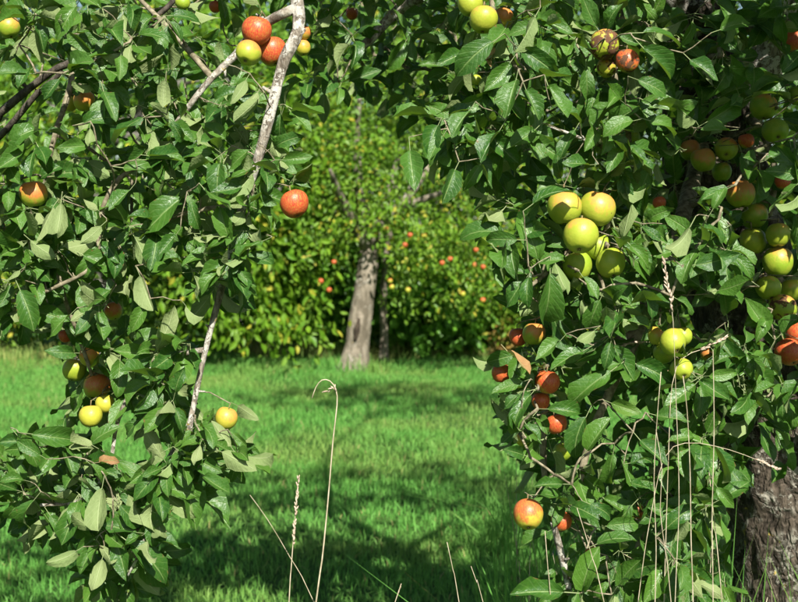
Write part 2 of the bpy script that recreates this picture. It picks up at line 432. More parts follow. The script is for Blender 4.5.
# the far apple tree in the middle of the lawn
b0 = ground(357, 371); YT = b0.y
far = empty('apple_tree', b0)
tag(far, 'old apple tree with leaning pale trunk in the middle of the lawn', 'tree')
tp = [at(x, y, YT + dy) for x, y, dy in ((352, 376, 0), (355, 360, 0), (359, 330, .02), (363, 300, .05), (367, 270, .1), (369, 250, .15))]
pts = spline([tuple(p) for p in tp], .05); tt = Tubes()
rr = np.interp(np.linspace(0, 1, len(pts)), [0, .1, .25, .6, .9, 1], [.215, .15, .12, .108, .10, .085])
tt.add(pts, list(rr), 28, .12, 6); tr_o = tt.build('trunk', M['far_bark'], far)
hp = [tuple(at(x, y, YT - dy)) for x, y, dy in ((359, 318, .092), (357, 330, .108), (355, 341, .116))]
tt = Tubes(); tt.add(spline(hp, .03), [.016, .028, .03, .034, .03, .02][:len(spline(hp, .03))] if len(spline(hp, .03)) <= 6 else list(np.interp(np.linspace(0, 1, len(spline(hp, .03))), [0, .5, 1], [.012, .034, .014])), 10, .2, 20)
tt.build('hollow', M['hollow'], tr_o)
fork = pts[-1]
limbs(far, fork, [at(330, 170, YT - .6), at(400, 150, YT + .4), at(450, 190, YT - .3), at(360, 90, YT + .2), at(470, 120, YT + .6), at(300, 200, YT + .5)], .075, M['far_bark'], 3)
C = at(405, 150, YT + .2)
def far_keep(C_):
    px, py, _ = project(C_)
    # clear the trunk below the fork, ragged hem
    hem = 250 + np.interp(px, [280, 330, 385, 400, 430, 470, 520, 560], [20, 10, 0, 50, 62, 60, 45, 10])
    return (py < hem) & ~((np.abs(px - 368) < 22) & (py > 238)) & ~((C_[:, 1] < YT - .42) & (px < 420) & (px > 310) & (py > 60))
ex = []
for k in range(120):
    px = R.uniform(395, 520); py = R.uniform(220, 312); ex.append(tuple(at(px, py, YT + R.uniform(-.5, .6))))
for k in range(46):
    ex.append(tuple(at(R.uniform(335, 402), R.uniform(130, 246), YT - R.uniform(.15, .4))))
for k in range(90):
    px = R.uniform(295, 350); py = R.uniform(200, 285); ex.append(tuple(at(px, py, YT + R.uniform(-.3, .9))))
crown('crown', M['far_apple_leaf'], far, cent=tuple(C), radii=(1.75, 1.0, 1.55), nclump=520, per=26, size=.056, spread=.10, seed=4, keep=far_keep, shell=.35, extra=ex)

# slender tree behind it
b1 = ground(384, 359)
slim_pts = [tuple(at(x, y, b1.y)) for x, y in ((384, 361), (384, 335), (383, 305), (385, 270), (390, 230))]
bg_tree(b1, 'slim grey-stemmed young tree close behind the leaning apple trunk', slim_pts, .042, M['far_bark'], M['tall_leaf'], None, 12,
        [at(370, 170, b1.y + .3), at(410, 180, b1.y)], cent=tuple(at(392, 165, b1.y + .4)), radii=(1.3, .7, 1.0), nclump=150, per=24, size=.085, spread=.11)

# pale broad-leaved tree on the left of the lawn
bw = Vector((at(92, 340, 12.4).x, 12.4, 0))
wk = lambda C_: (project(C_)[1] < 338 - 12 * np.sin(project(C_)[0] * .055)) & (project(C_)[0] < 335)
exw = [tuple(at(R.uniform(195, 325), R.uniform(140, 338), R.uniform(11.6, 12.7))) for k in range(260)]
bg_tree(bw, 'broad-leaved pale green tree drooping over the lawn behind the lichened branch',
        [tuple(bw), (bw.x + .05, 12.4, .8), (bw.x + .1, 12.3, 1.6), (bw.x + .2, 12.2, 2.3)], .14, M['far_dark_bark'], M['walnut_leaf'], None, 21,
        [at(220, 130, 11.6), at(280, 190, 11.3), at(150, 120, 12), at(30, 100, 12), at(250, 80, 12)],
        cent=tuple(at(175, 140, 11.9)), radii=(2.0, .8, 1.55), nclump=330, per=16, size=.11, spread=.15, keep=wk, aspect=.46, droop=.6, extra=exw, shell=.4)

# tall trees behind the hedge
tall = [(-8.4, 18.5, 5.8, 2.4, 'tall leafy tree beyond the hedge at the far left end'),
        (-5.6, 16.6, 4.6, 1.5, 'round-topped tree beyond the hedge, seen past the upper left leaves'),
        (-2.2, 17.4, 6.2, 2.0, 'tall tree beyond the hedge, behind the broad-leaved tree'),
        (.5, 17.0, 6.6, 2.1, 'tall tree beyond the hedge, straight behind the leaning apple trunk'),
        (3.4, 17.6, 6.4, 2.2, 'tall tree beyond the hedge, behind the right orchard tree'),
        (-4.3, 19.4, 7.2, 2.5, 'tall tree farthest back, behind the upper left branches'),
        (-.9, 19.6, 7.4, 2.5, 'tallest tree beyond the hedge, farthest back above the leaning trunk'),
        (2.2, 19.8, 7.2, 2.4, 'tall tree farthest back, between the leaning trunk and the right tree'),
        (6.8, 17.2, 5.9, 2.3, 'tall tree beyond the hedge at the far right end')]
for i, (x, y, h, rad, lab) in enumerate(tall):
    bg_tree(Vector((x, y, 0)), lab, [(x, y, -.05), (x + .06, y, h * .25), (x - .04, y + .05, h * .45)], .17, M['far_dark_bark'], M['tall_leaf'], 'tall trees beyond the hedge', 31 + i,
            [(x + rad * .5 * math.cos(a), y + rad * .5 * math.sin(a), h * .62 + .3 * math.sin(3 * a)) for a in (0.3, 1.6, 2.9, 4.1, 5.3)],
            cent=(x, y, h * .56), radii=(rad, rad * .8, h * .46), nclump=720, per=24, size=.10, spread=.17, shell=.25)

# shrubs of the hedge line
shr = [(-8.3, 14.4, 1.1, 1.9, 'shrub_leaf', .07, 'leafy hedge shrub at the far left end of the lawn'),
       (-6.5, 14.3, 1.15, 2.2, 'tall_leaf', .08, 'dark hedge shrub next to the far left end'),
       (-4.75, 14.2, 1.1, 1.7, 'shrub_leaf', .07, 'low yellow-green shrub behind the left branch tips'),
       (-3.1, 14.3, 1.1, 2.1, 'tall_leaf', .08, 'dark green shrub under the pale broad-leaved tree'),
       (-1.75, 14.1, .95, 1.6, 'shrub_leaf', .075, 'bright yellow-green shrub left of the leaning apple trunk'),
       (-.6, 14.4, .9, 1.8, 'laurel_leaf', .095, 'shaded shrub just behind the leaning apple trunk'),
       (.45, 14.1, .8, 1.25, 'laurel_leaf', .12, 'glossy dark green laurel shrub right of the slim stem'),
       (1.45, 13.95, .72, 1.35, 'shrub_leaf', .06, 'fine-leaved yellow-green shrub beside the right orchard tree'),
       (2.9, 14.3, 1.1, 2.0, 'tall_leaf', .08, 'dark hedge shrub hidden behind the right orchard tree'),
       (4.7, 14.3, 1.15, 2.1, 'shrub_leaf', .08, 'tall hedge shrub behind the right tree trunk'),
       (6.6, 14.4, 1.1, 1.9, 'tall_leaf', .08, 'hedge shrub near the far right end'),
       (8.3, 14.4, 1.1, 2.0, 'shrub_leaf', .08, 'hedge shrub at the far right end')]
for i, (x, y, rad, h, ml, size, lab) in enumerate(shr):
    y -= .25; o = empty('shrub', (x, y, 0)); tag(o, lab, 'shrub', 'shrubs of the hedge line')
    for k in range(3):
        a = 2.1 * k + i; t = Tubes()
        t.add(spline([(x + .08 * math.cos(a), y + .08 * math.sin(a), -.05), (x + .2 * math.cos(a), y + .2 * math.sin(a), h * .4), (x + .4 * rad * math.cos(a), y + .4 * rad * math.sin(a), h * .75)], .15), .022, 6)
        t.build('stem', M['far_dark_bark'], o)
    crown('crown', M[ml], o, cent=(x, y, h * .5), radii=(rad, .75, h * .52), nclump=370, per=22, size=size * 1.12, spread=.12, seed=60 + i, shell=.35,
          keep=lambda C_: C_[:, 2] > .04)
o = empty('shrub', tuple(ground(509, 356))); tag(o, 'small russet-brown shrub at the lawn edge by the right orchard tree', 'shrub')
M['russet'] = leaf_material('russet_leaf', (.2, .12, .03), (.26, .2, .04), (.25, .2, .08), (.34, .2, .05), .3, .3, .5, False, False)
c0 = ground(509, 356)
crown('crown', M['russet'], o, cent=(c0.x, c0.y, .25), radii=(.24, .2, .28), nclump=40, per=14, size=.05, spread=.06, seed=90, shell=.2, keep=lambda C_: C_[:, 2] > .02)
t = Tubes(); t.add([(c0.x, c0.y, -.03), (c0.x + .02, c0.y, .2), (c0.x + .05, c0.y, .4)], .012, 6); t.build('stem', M['far_dark_bark'], o)

# dead yellow grass at the foot of the hedge
n = 7000
xs = RN.uniform(-9, 9, n); ys = 13.3 + .25 * np.sin(xs * 1.9) + RN.normal(0, .16, n)
fr = blades(n, xs, ys, .08, .26, .005, .5, 'rough_grass', plain('rough_grass_blades', (.12, .20, .04), (.26, .27, .08), .7, 3))
tag(fr, 'yellowing rough grass along the foot of the hedge', 'grass', kind='stuff')

# ------------------------------------------------------------------ apple leaf meshes
ROWS, COLS = 7, 5
def leaf_geo(seed):
    g = random.Random(seed)
    curl = g.uniform(-.2, 1.25); fold = g.uniform(.15, .85); wave = g.uniform(.03, .13); ph = g.uniform(0, 6); wd = g.uniform(.195, .265); side = g.uniform(-.3, .3); twist = g.uniform(-.8, .8)
    T = [0.0, .09, .26, .47, .69, .88, 1.0]
    V, UV = [], []
    pet = .28
    y, z, ang, prev = pet, 0.0, .15, 0.0
    for t in T:
        ds = t - prev; prev = t
        ang2 = .22 - curl * t * 1.15
        y += ds * math.cos((ang + ang2) / 2); z += ds * math.sin((ang + ang2) / 2); ang = ang2
        wf = math.sin(PI * min(t, .999) ** .92) ** .78 * (1 if t < .7 else 1 - .28 * ((t - .7) / .3) ** 1.3) if 0 < t < 1 else (.05 if t == 0 else .012)
        tw = twist * t
        for c in range(COLS):
            u = -1 + 2 * c / (COLS - 1)
            x = u * wf * wd * (1 + (g.uniform(-.13, .1) if abs(u) > .9 else 0))
            zz = abs(x) * fold * 1.4 + wave * math.sin(6.5 * t + ph + (0 if u > 0 else 1.7)) * abs(u) ** 1.5 * (1 if 0 < t < 1 else .3)
            xr = x * math.cos(tw) - zz * math.sin(tw); zr = x * math.sin(tw) + zz * math.cos(tw)
            V.append((xr + side * t * t * .5, y - zr * math.sin(ang) , z + zr * math.cos(ang))); UV.append((u * .5 + .5, t))
    nb = len(V)
    Fc = []
    for r in range(ROWS - 1):
        for c in range(COLS - 1):
            a = r * COLS + c; Fc.append((a, a + 1, a + COLS + 1, a + COLS))
    # petiole
    for (py, pz, pr) in ((0, 0, .011), (pet + .02, .004, .012)):
        for k in range(3):
            th = 2 * PI * k / 3
            V.append((pr * math.cos(th), py, pz - .003 + pr * math.sin(th))); UV.append((.5, .5))
    for k in range(3):
        k2 = (k + 1) % 3; Fc.append((nb + k, nb + k2, nb + 3 + k2, nb + 3 + k))
    return np.array(V), np.array(UV), np.array(Fc)
NV = 18
LG = [leaf_geo(100 + k) for k in range(NV)]
LEAF_ME = [np_mesh('leaf', v, f, np.full(len(f), 4), uv=u) for v, u, f in LG]
for me in LEAF_ME: me.materials.append(M['leaf'])
NLV = len(LG[0][0]); NLF = len(LG[0][2])

class Foliage:
    """leaf list of one tree: origin, axes, scale, variant"""
    def __init__(s): s.o = []; s.R = []; s.s = []; s.v = []
    def add(s, o, d, up, size, var=None):
        d = Vector(d).normalized(); x = d.cross(Vector(up))
        if x.length < 1e-4: x = d.cross(Vector((1, 0, .3)))
        x.normalize(); z = x.cross(d)
        s.o.append(tuple(o)); s.R.append(((x.x, d.x, z.x), (x.y, d.y, z.y), (x.z, d.z, z.z))); s.s.append(size); s.v.append(R.randrange(NV) if var is None else var)
    def world(s):
        O, Rm, S, Vr = np.array(s.o), np.array(s.R), np.array(s.s), np.array(s.v)
        G = np.stack([g[0] for g in LG])[Vr]                      # n, NLV, 3
        return np.einsum('nij,nvj->nvi', Rm, G) * S[:, None, None] + O[:, None, :]

def inside(poly, x, y):
    c = False; j = len(poly) - 1
    for i in range(len(poly)):
        xi, yi = poly[i]; xj, yj = poly[j]
        if (yi > y) != (yj > y) and x < (xj - xi) * (y - yi) / (yj - yi) + xi: c = not c
        j = i
    return c
def poisson(poly, spacing, tries=14):
    xs = [p[0] for p in poly]; ys = [p[1] for p in poly]
    area = (max(xs) - min(xs)) * (max(ys) - min(ys)); out = []
    for k in range(int(area / spacing ** 2 * tries)):
        x, y = R.uniform(min(xs), max(xs)), R.uniform(min(ys), max(ys))
        if inside(poly, x, y) and all((x - a) ** 2 + (y - b) ** 2 > spacing ** 2 for a, b in out): out.append((x, y))
    return out

def spur(fol, nodes, p, axis, n, size, under=.12, droop=.3):
    """a spur: a rosette of leaves round a short shoot"""
    axis = Vector(axis).normalized(); nodes.append((tuple(p), 1))
    ref = axis.cross(Vector((.3, .2, 1))).normalized(); ref2 = axis.cross(ref)
    ph0 = R.uniform(0, 6.28)
    for i in range(n):
        ph = ph0 + 2.4 * i + R.uniform(-.4, .4); th = math.radians(R.uniform(35, 105))
        d = axis * math.cos(th) + (ref * math.cos(ph) + ref2 * math.sin(ph)) * math.sin(th)
        d.z -= R.uniform(.1, .1 + 2 * droop)
        up = axis * .35 + Vector((.1, -.5, .7)) + Vector((R.gauss(0, .5), R.gauss(0, .5), R.gauss(0, .4)))
        if R.random() < under: up = -up
        fol.add(Vector(p) + axis * R.uniform(-.012, .012), d, up, size * R.uniform(.7, 1.2))

def hero(fol, nodes, bx, by, tx, ty, Y, pale=False, var=None):
    a, b = at(bx, by, Y), at(tx, ty, Y + R.uniform(-.03, .012))
    d = b - a; L = d.length
    up = Vector((-a.x * .25, -.8, .55)) + Vector((R.gauss(0, .3), R.gauss(0, .2), R.gauss(0, .3)))
    if pale: up = -up
    o = a - d.normalized() * L * .28
    fol.add(o, d, up, L * 1.0, var); nodes.append((tuple(o), 1))

# ------------------------------------------------------------------ apples: px, py, diameter px, Y, blush, yellowness, rot, calyx tilt to camera, clear share, label
AP_L = [
 (9, 28, 21, 2.30, .30, .35, 0, .1, .8, 'green apple with a faint red cheek in the top left corner'),
 (21, 44, 17, 2.42, .15, .15, 0, .2, .5, 'shaded green apple tucked under the top left corner apple'),
 (84, 101, 21, 2.25, .42, .75, 0, .1, .9, 'yellow apple with a red cheek between the upper left twigs'),
 (70, 104, 15, 2.32, .10, .95, 0, .1, .7, 'small plain yellow apple beside the red-cheeked one among upper left twigs'),
 (33, 194, 27, 2.10, .46, .45, 0, .1, 1, 'green apple with red shoulder alone above the pale left leaves'),
 (257, 31, 29, 2.10, .84, .60, 0, .1, 1, 'red apple at the top of the three beside the lichened branch'),
 (272, 52, 28, 2.13, .80, .70, 0, .1, 1, 'red apple touching the lichened branch, right of its three'),
 (248, 53, 25, 2.07, .38, .55, 0, .75, 1, 'yellow-green apple showing its eye, left of the three by the lichened branch'),
 (304, 33, 14, 2.60, .45, .90, 0, .1, .8, 'shaded orange apple behind the lichened branch, upper of two'),
 (303, 48, 15, 2.60, .35, .90, 0, .1, .8, 'shaded orange apple behind the lichened branch, lower of two'),
 (215, 7, 12, 2.50, .95, .40, 0, .1, .8, 'small dark red apple at the top edge left of the lichened branch'),
 (183, 3, 14, 2.30, .05, .30, 0, .1, .8, 'plain green apple cut by the top edge above the left branches'),
 (294, 204, 28, 2.02, 1.0, .50, 0, .1, 1, 'bright red apple hanging alone right of the lichened branch'),
 (226, 418, 22, 2.12, .30, .86, 0, .1, .8, 'yellow apple half behind a leaf at the lower branch tip'),
 (89, 356, 20, 2.22, .42, .75, 0, .1, .8, 'orange-cheeked apple at the top of the low left cluster'),
 (97, 386, 27, 2.24, .50, .60, 0, .5, .9, 'mottled red and green apple in the middle of the low left cluster'),
 (105, 404, 19, 2.17, .08, .86, 0, .1, .9, 'small clear yellow apple above the lowest one of the low left cluster'),
 (91, 416, 23, 2.14, .14, .80, 0, .1, 1, 'lowest yellow apple of the low left cluster'),
 (74, 370, 23, 2.27, .08, .45, 0, .1, .7, 'green apple at the left of the low left cluster'),
 (65, 336, 13, 2.35, .90, .50, 0, .1, .7, 'small red apple peeping through leaves above the low left cluster'),
 (113, 311, 18, 2.45, .50, .70, 0, .1, .5, 'shaded brownish orange apple deep in the left foliage'),
]
AP_R = [
 (483, 20, 27, 2.10, .18, .62, 0, .1, 1, 'yellow-green apple at the top centre in front of its two neighbours'),
 (470, 4, 25, 2.14, .10, .60, 0, .1, .9, 'yellow-green apple cut by the top edge left of centre apple trio'),
 (503, 18, 20, 2.20, .45, .90, 0, .1, .7, 'orange apple behind the twig in the top centre trio'),
 (352, 14, 12, 2.90, .92, .50, 0, .1, .9, 'small shaded red apple at the top right of the lichened branch'),
 (391, 18, 15, 2.95, .10, .20, 0, .1, .8, 'dark green shaded apple at the top edge left of centre'),
 (476, 80, 11, 2.25, .05, .50, 0, .1, .8, 'tiny green apple under the top centre trio'),
 (604, 45, 29, 2.12, .20, .60, .45, .4, 1, 'rotten apple with black patch, upper left of the rotting trio'),
 (627, 61, 23, 2.10, .75, .55, .35, .3, 1, 'rotten reddish brown apple at the right of the rotting trio'),
 (607, 67, 20, 2.15, .40, .75, .25, .3, 1, 'small browning apple at the bottom of the rotting trio'),
 (633, 138, 15, 2.25, .05, .25, 0, .1, .8, 'small plain green apple below the rotting trio'),
 (564, 208, 34, 2.10, .26, .48, 0, .1, 1, 'yellow-green apple at upper left of the big six-apple cluster'),
 (598, 209, 35, 2.10, .30, .56, 0, .1, 1, 'pale yellow apple at upper right of the big six-apple cluster'),
 (580, 236, 34, 2.04, .18, .55, 0, .55, 1, 'front yellow-green apple in the middle of the big six-apple cluster'),
 (598, 247, 27, 2.13, .02, .40, 0, .1, .9, 'green apple mostly hidden in the middle of the big cluster'),
 (611, 263, 29, 2.08, .04, .42, 0, .5, 1, 'green apple at lower right of the big six-apple cluster'),
 (578, 266, 29, 2.12, .04, .35, 0, .3, .75, 'green apple at lower left of the big cluster, partly behind leaves'),
 (763, 107, 26, 2.40, .30, .30, 0, .1, 1, 'olive apple with faint red above the bright green eyed apple'),
 (776, 131, 25, 2.35, .04, .30, 0, .8, 1, 'bright green apple showing a dark eye near the right edge'),
 (726, 149, 22, 2.45, .42, .45, 0, .75, 1, 'reddish apple showing its eye in front of the trunk'),
 (703, 160, 24, 2.45, .34, .40, 0, .1, 1, 'dull red-green apple left of the eyed one in front of trunk'),
 (690, 150, 20, 2.52, .42, .40, 0, .1, .8, 'shaded brownish apple at the left of the trunk-front group'),
 (722, 172, 19, 2.50, .10, .20, 0, .1, .8, 'shaded green apple at the bottom of the trunk-front group'),
 (746, 141, 15, 2.44, .70, .85, 0, .1, .8, 'orange apple peeping out right of the trunk-front group'),
 (741, 194, 28, 2.36, .42, .55, 0, .1, 1, 'large yellow apple with brown-red cheek right of the trunk'),
 (754, 216, 26, 2.42, .15, .25, 0, .1, .9, 'dark green apple under the large red-cheeked one'),
 (753, 241, 26, 2.38, .05, .50, 0, .1, .9, 'yellow-lit green apple left of the pair near right edge'),
 (778, 235, 24, 2.34, .15, .50, 0, .1, 1, 'sunlit green apple upper of the pair near right edge'),
 (778, 262, 30, 2.36, .22, .32, 0, .1, 1, 'big olive green apple lower of the pair near right edge'),
 (768, 288, 24, 2.34, .12, .38, 0, .4, 1, 'green apple left of the lowest group on the right edge'),
 (783, 308, 27, 2.33, .30, .35, .25, .7, 1, 'green apple showing a browned eye above the red pair'),
 (791, 290, 23, 2.42, .08, .45, 0, .1, .9, 'green apple cut by the right edge behind its group'),
 (789, 352, 27, 2.30, 1.0, .45, 0, .7, 1, 'dark red apple showing its eye at the right edge'),
 (798, 334, 24, 2.34, .95, .50, 0, .1, .9, 'red apple cut by right edge above the eyed red apple'),
 (796, 42, 23, 2.45, .80, .80, 0, .1, .9, 'orange-red apple cut by the right edge near the top'),
 (797, 96, 19, 2.45, .05, .35, 0, .1, .9, 'green apple cut by the right edge below the orange-red one'),
 (783, 182, 15, 2.40, .75, .80, 0, .1, .8, 'small orange-red apple between leaves near the right edge'),
 (659, 203, 13, 2.35, .70, .90, 0, .1, .8, 'small orange apple between leaves left of the trunk'),
 (657, 336, 19, 2.12, .30, .80, 0, .1, 1, 'yellow apple at the left of the small green cluster'),
 (673, 342, 26, 2.07, .12, .55, 0, .7, 1, 'yellow-green apple showing its eye in the small cluster'),
 (664, 353, 21, 2.12, .04, .30, 0, .1, 1, 'green apple at lower left of the small cluster'),
 (682, 336, 19, 2.14, .06, .45, 0, .1, .9, 'green apple at the back of the small cluster'),
 (682, 369, 22, 2.07, .10, .50, 0, .75, 1, 'lone green apple showing its eye just under the small cluster'),
 (708, 354, 15, 2.25, .45, .60, 0, .1, .8, 'tiny orange-green apple right of the small cluster'),
 (518, 337, 18, 2.22, 1.0, .30, 0, .1, .9, 'dark red apple at upper left tip of the right tree'),
 (534, 334, 23, 2.18, .40, .30, 0, .1, .9, 'olive apple beside the dark red one at the tip'),
 (501, 373, 19, 2.15, 1.0, .30, 0, .1, .9, 'dark red apple farthest out over the lawn'),
 (547, 382, 24, 2.10, .72, .85, 0, .1, .9, 'orange-red apple above its smaller neighbour on the lawn side'),
 (541, 401, 18, 2.12, .85, .70, 0, .1, .9, 'small red apple just under the orange-red one'),
 (556, 424, 21, 2.14, .92, .50, 0, .1, .8, 'red apple half covered by a leaf on the lawn side'),
 (522, 439, 14, 2.20, .35, .95, 0, .1, .7, 'small yellow apple between leaves over the lawn'),
 (562, 452, 19, 2.25, .08, .35, 0, .1, .6, 'shaded green apple under the half covered red apple'),
 (528, 514, 30, 2.04, .56, .85, 0, .45, 1, 'orange and yellow apple hanging lowest over the lawn'),
 (561, 521, 20, 2.12, .70, .75, 0, .1, .7, 'red-orange apple behind a leaf beside the lowest one'),
 (637, 511, 15, 2.30, .85, .40, .3, .1, .7, 'small brownish red apple low in the right foliage'),
 (591, 551, 12, 2.30, .85, .40, 0, .1, .7, 'tiny red apple near the bottom right leaves'),
]

def apple_geo(seed):
    g = random.Random(seed); NS, NR = 24, 16
    lop = g.uniform(-.11, .11); lop2 = g.uniform(0, 6.28); hgt = g.uniform(.98, 1.06)
    V = []
    for i in range(NR + 1):
        ph = PI * i / NR
        r = math.sin(ph) * (1 + .07 * math.cos(ph)) if 0 < i < NR else 0
        if i in (0, NR): r = .001
        z = math.cos(ph) * hgt - .26 * math.exp(-(ph / .34) ** 2) + .17 * math.exp(-((PI - ph) / .30) ** 2)
        for k in range(NS):
            th = 2 * PI * k / NS
            q = r * (1 + .035 * math.cos(5 * th + 1) * max(0, -math.cos(ph)) + .045 * math.cos(th + lop2) + .02 * math.cos(2 * th + 2 * lop2))
            V.append((q * math.cos(th), q * math.sin(th), z + lop * q * math.cos(th + 1)))
    Fc = []
    for i in range(NR):
        for k in range(NS):
            k2 = (k + 1) % NS; Fc.append((i * NS + k, (i + 1) * NS + k, (i + 1) * NS + k2, i * NS + k2))
    return np_mesh('apple', V, Fc, np.full(len(Fc), 4)), hgt
AG = [apple_geo(k) for k in range(6)]
for me, _ in AG: me.materials.append(M['apple'])
def calyx_mesh(h):
    V, Fc = [], []
    zb = -h + .17
    for k in range(5):
        a = 2 * PI * k / 5; b = len(V)
        c, s_ = math.cos(a), math.sin(a); cx, sx = -s_, c
        V += [(.02 * c + .05 * cx, .02 * s_ + .05 * sx, zb + .02), (.02 * c - .05 * cx, .02 * s_ - .05 * sx, zb + .02), (.10 * c - .035 * cx, .10 * s_ - .035 * sx, zb - .06), (.10 * c + .035 * cx, .10 * s_ + .035 * sx, zb - .06), (.14 * c, .14 * s_, zb - .13)]
        Fc += [(b, b + 1, b + 2, b + 3), (b + 3, b + 2, b + 4)]
    b = len(V); V += [(.07 * math.cos(2 * PI * k / 8), .07 * math.sin(2 * PI * k / 8), zb - .01) for k in range(8)]; Fc.append(tuple(range(b, b + 8)))
    return np_mesh('calyx', V, [i for f in Fc for i in f], [len(f) for f in Fc], smooth=False)
CAL = [calyx_mesh(h) for _, h in AG]
for me in CAL: me.materials.append(M['calyx'])
def stem_mesh(h):
    t = Tubes(); t.add([(0, 0, h - .34), (.01, .01, h), (.05, .02, h + .34)], [.045, .04, .055], 6)
    return np_mesh('stem', np.array([tuple(v) for v in t.V]), [i for q in t.Q for i in q], [len(q) for q in t.Q])
STM = [stem_mesh(h) for _, h in AG]
for me in STM: me.materials.append(M['stem'])

def build_apples(specs, group, nodes):
    info = []
    for i, (px, py, d, Y, bl, ye, ro, tilt, clear, lab) in enumerate(specs):
        c = at(px, py, Y); rad = d * .5 * Y / F / .97
        k = (i * 5 + 2) % len(AG); h = AG[k][1]
        o = bpy.data.objects.new('apple', AG[k][0]); col.objects.link(o)
        o.location = c; o.scale = (rad,) * 3
        # a positive tilt swings the eye of the apple towards the camera
        o.rotation_euler = (-tilt * 1.15 + R.uniform(-.15, .15), R.uniform(-.3, .3), R.uniform(-.5, .5))
        o.color = (bl, ye, ro, 1)
        tag(o, lab, 'apple', group)
        bpy.context.view_layer.update()
        for nm, me in (('stem', STM[k]), ('calyx', CAL[k])):
            q = bpy.data.objects.new(nm, me); col.objects.link(q); q.parent = o
        tip = o.matrix_basis @ Vector((.05, .02, h + .30))
        nodes.append((tuple(tip), 2)); info.append((px, py, d * .5, Y, clear, tip))
    return info

# ------------------------------------------------------------------ front trees
def sample_branch(pts3, step=.05):
    return spline(pts3, step)

def grow_twigs(tree, seeds, nodes, mat, fol, apples, rmin=.00085):
    """join every node to the nearest grown point (Prim), then draw tubes whose girth follows what they carry"""
    LO = np.array(fol.o)
    nodes = [q for q in nodes if q[1] == 2 or np.min(((LO - np.array(q[0])) ** 2).sum(1)) < .018 ** 2]
    S = np.array(seeds); N = np.array([n[0] for n in nodes]); n = len(N)
    d2 = ((N[:, None, :] - S[None]) ** 2).sum(-1)
    best = np.sqrt(d2.min(1)); par = -1 - d2.argmin(1)
    done = np.zeros(n, bool); order = []
    for _ in range(n):
        i = int(np.argmin(np.where(done, 1e9, best))); done[i] = True; order.append(i)
        d = np.linalg.norm(N - N[i], axis=1) * 1.12 + .01
        m = ~done & (d < best); best[m] = d[m]; par[m] = i
    cnt = np.ones(n)
    for i in reversed(order):
        if par[i] >= 0: cnt[par[i]] += cnt[i]
    t = Tubes(); g = random.Random(5)
    for i in order:
        a = Vector(S[-1 - par[i]]) if par[i] < 0 else Vector(N[par[i]]); b = Vector(N[i])
        if (b - a).length < 1e-4: continue
        L = (b - a).length
        m1 = a.lerp(b, .35) + Vector((g.gauss(0, .03), g.gauss(.2, .05), g.gauss(.02, .03))) * L
        m2 = a.lerp(b, .7) + Vector((g.gauss(0, .03), g.gauss(.14, .05), g.gauss(.02, .03))) * L
        r = rmin * cnt[i] ** .36
        for m in (m1, m2):
            qx, qy, _ = project(np.array(m))
            for ax_, ay_, ar_, aY_, _c, _t in apples:
                if math.hypot(qx - ax_, qy - ay_) < ar_ * 1.15 and m.y < aY_ + .045: m.y = aY_ + .045
        t.add([a, m1, m2, b], [min(r * 1.25, .011), min(r * 1.08, .01), min(r, .009), min(r * .95, .009)], 5)
    o = t.build('twigs', mat, tree); tag(o, kind='stuff')
    return o

def cull(fol, apples, clear_lines, clear_discs):
    """drop leaves that would stand in front of what the photograph shows"""
    W = fol.world(); px, py, dep = project(W); keep = np.ones(len(W), bool)
    sel = [2, 7, 10, 12, 14, 16, 17, 18, 21, 22, 23, 27, 32]
    for ax, ay, ar, aY, cl, tip in apples:
        d = np.hypot(px[:, sel] - ax, py[:, sel] - ay)
        keep &= ~((d < ar * cl * .92).any(1) & (dep.mean(1) < aY + .012))
        c3 = at(ax, ay, aY); rad = ar * aY / F
        keep &= ~(np.linalg.norm(W[:, sel] - np.array(c3), axis=-1) < rad * .95).any(1)
    for (x0, y0, x1, y1, wdt, Yl) in clear_lines:
        dx, dy = x1 - x0, y1 - y0; t = np.clip(((px[:, sel] - x0) * dx + (py[:, sel] - y0) * dy) / (dx * dx + dy * dy), 0, 1)
        d = np.hypot(px[:, sel] - x0 - t * dx, py[:, sel] - y0 - t * dy)
        keep &= ~((d < wdt).any(1) & (dep.mean(1) < Yl + .03))
    for (x, y, r, Yd) in clear_discs:
        d = np.hypot(px[:, sel] - x, py[:, sel] - y)
        keep &= ~((d < r).any(1) & (dep.mean(1) < Yd))
    k = np.nonzero(keep)[0]
    for nm in ('o', 'R', 's', 'v'): a = getattr(fol, nm); setattr(fol, nm, [a[i] for i in k])
    return keep

def visible_rank(fols):
    """which leaves show largest: splat samples of every leaf into a depth grid"""
    GW, GH = 532, 401; zb = np.full(GW * GH, 1e9); data = []
    for f in fols:
        W = f.world()[:, :ROWS * COLS]
        G = W.reshape(-1, ROWS, COLS, 3)
        G = np.concatenate([G, (G[:, 1:] + G[:, :-1]) / 2], 1); n1 = G.shape[1]
        G = np.concatenate([G, (G[:, :, 1:] + G[:, :, :-1]) / 2], 2)
        px, py, dep = project(G.reshape(len(W), -1, 3))
        ix = (px / 1.5).astype(int); iy = (py / 1.5).astype(int)
        ok = (ix >= 0) & (ix < GW) & (iy >= 0) & (iy < GH)
        cell = np.where(ok, iy * GW + ix, -1); data.append((cell, dep, ok))
        np.minimum.at(zb, cell[ok], dep[ok])
    return [((dep <= zb[cell] + 1e-9) & ok).sum(1) for cell, dep, ok in data]

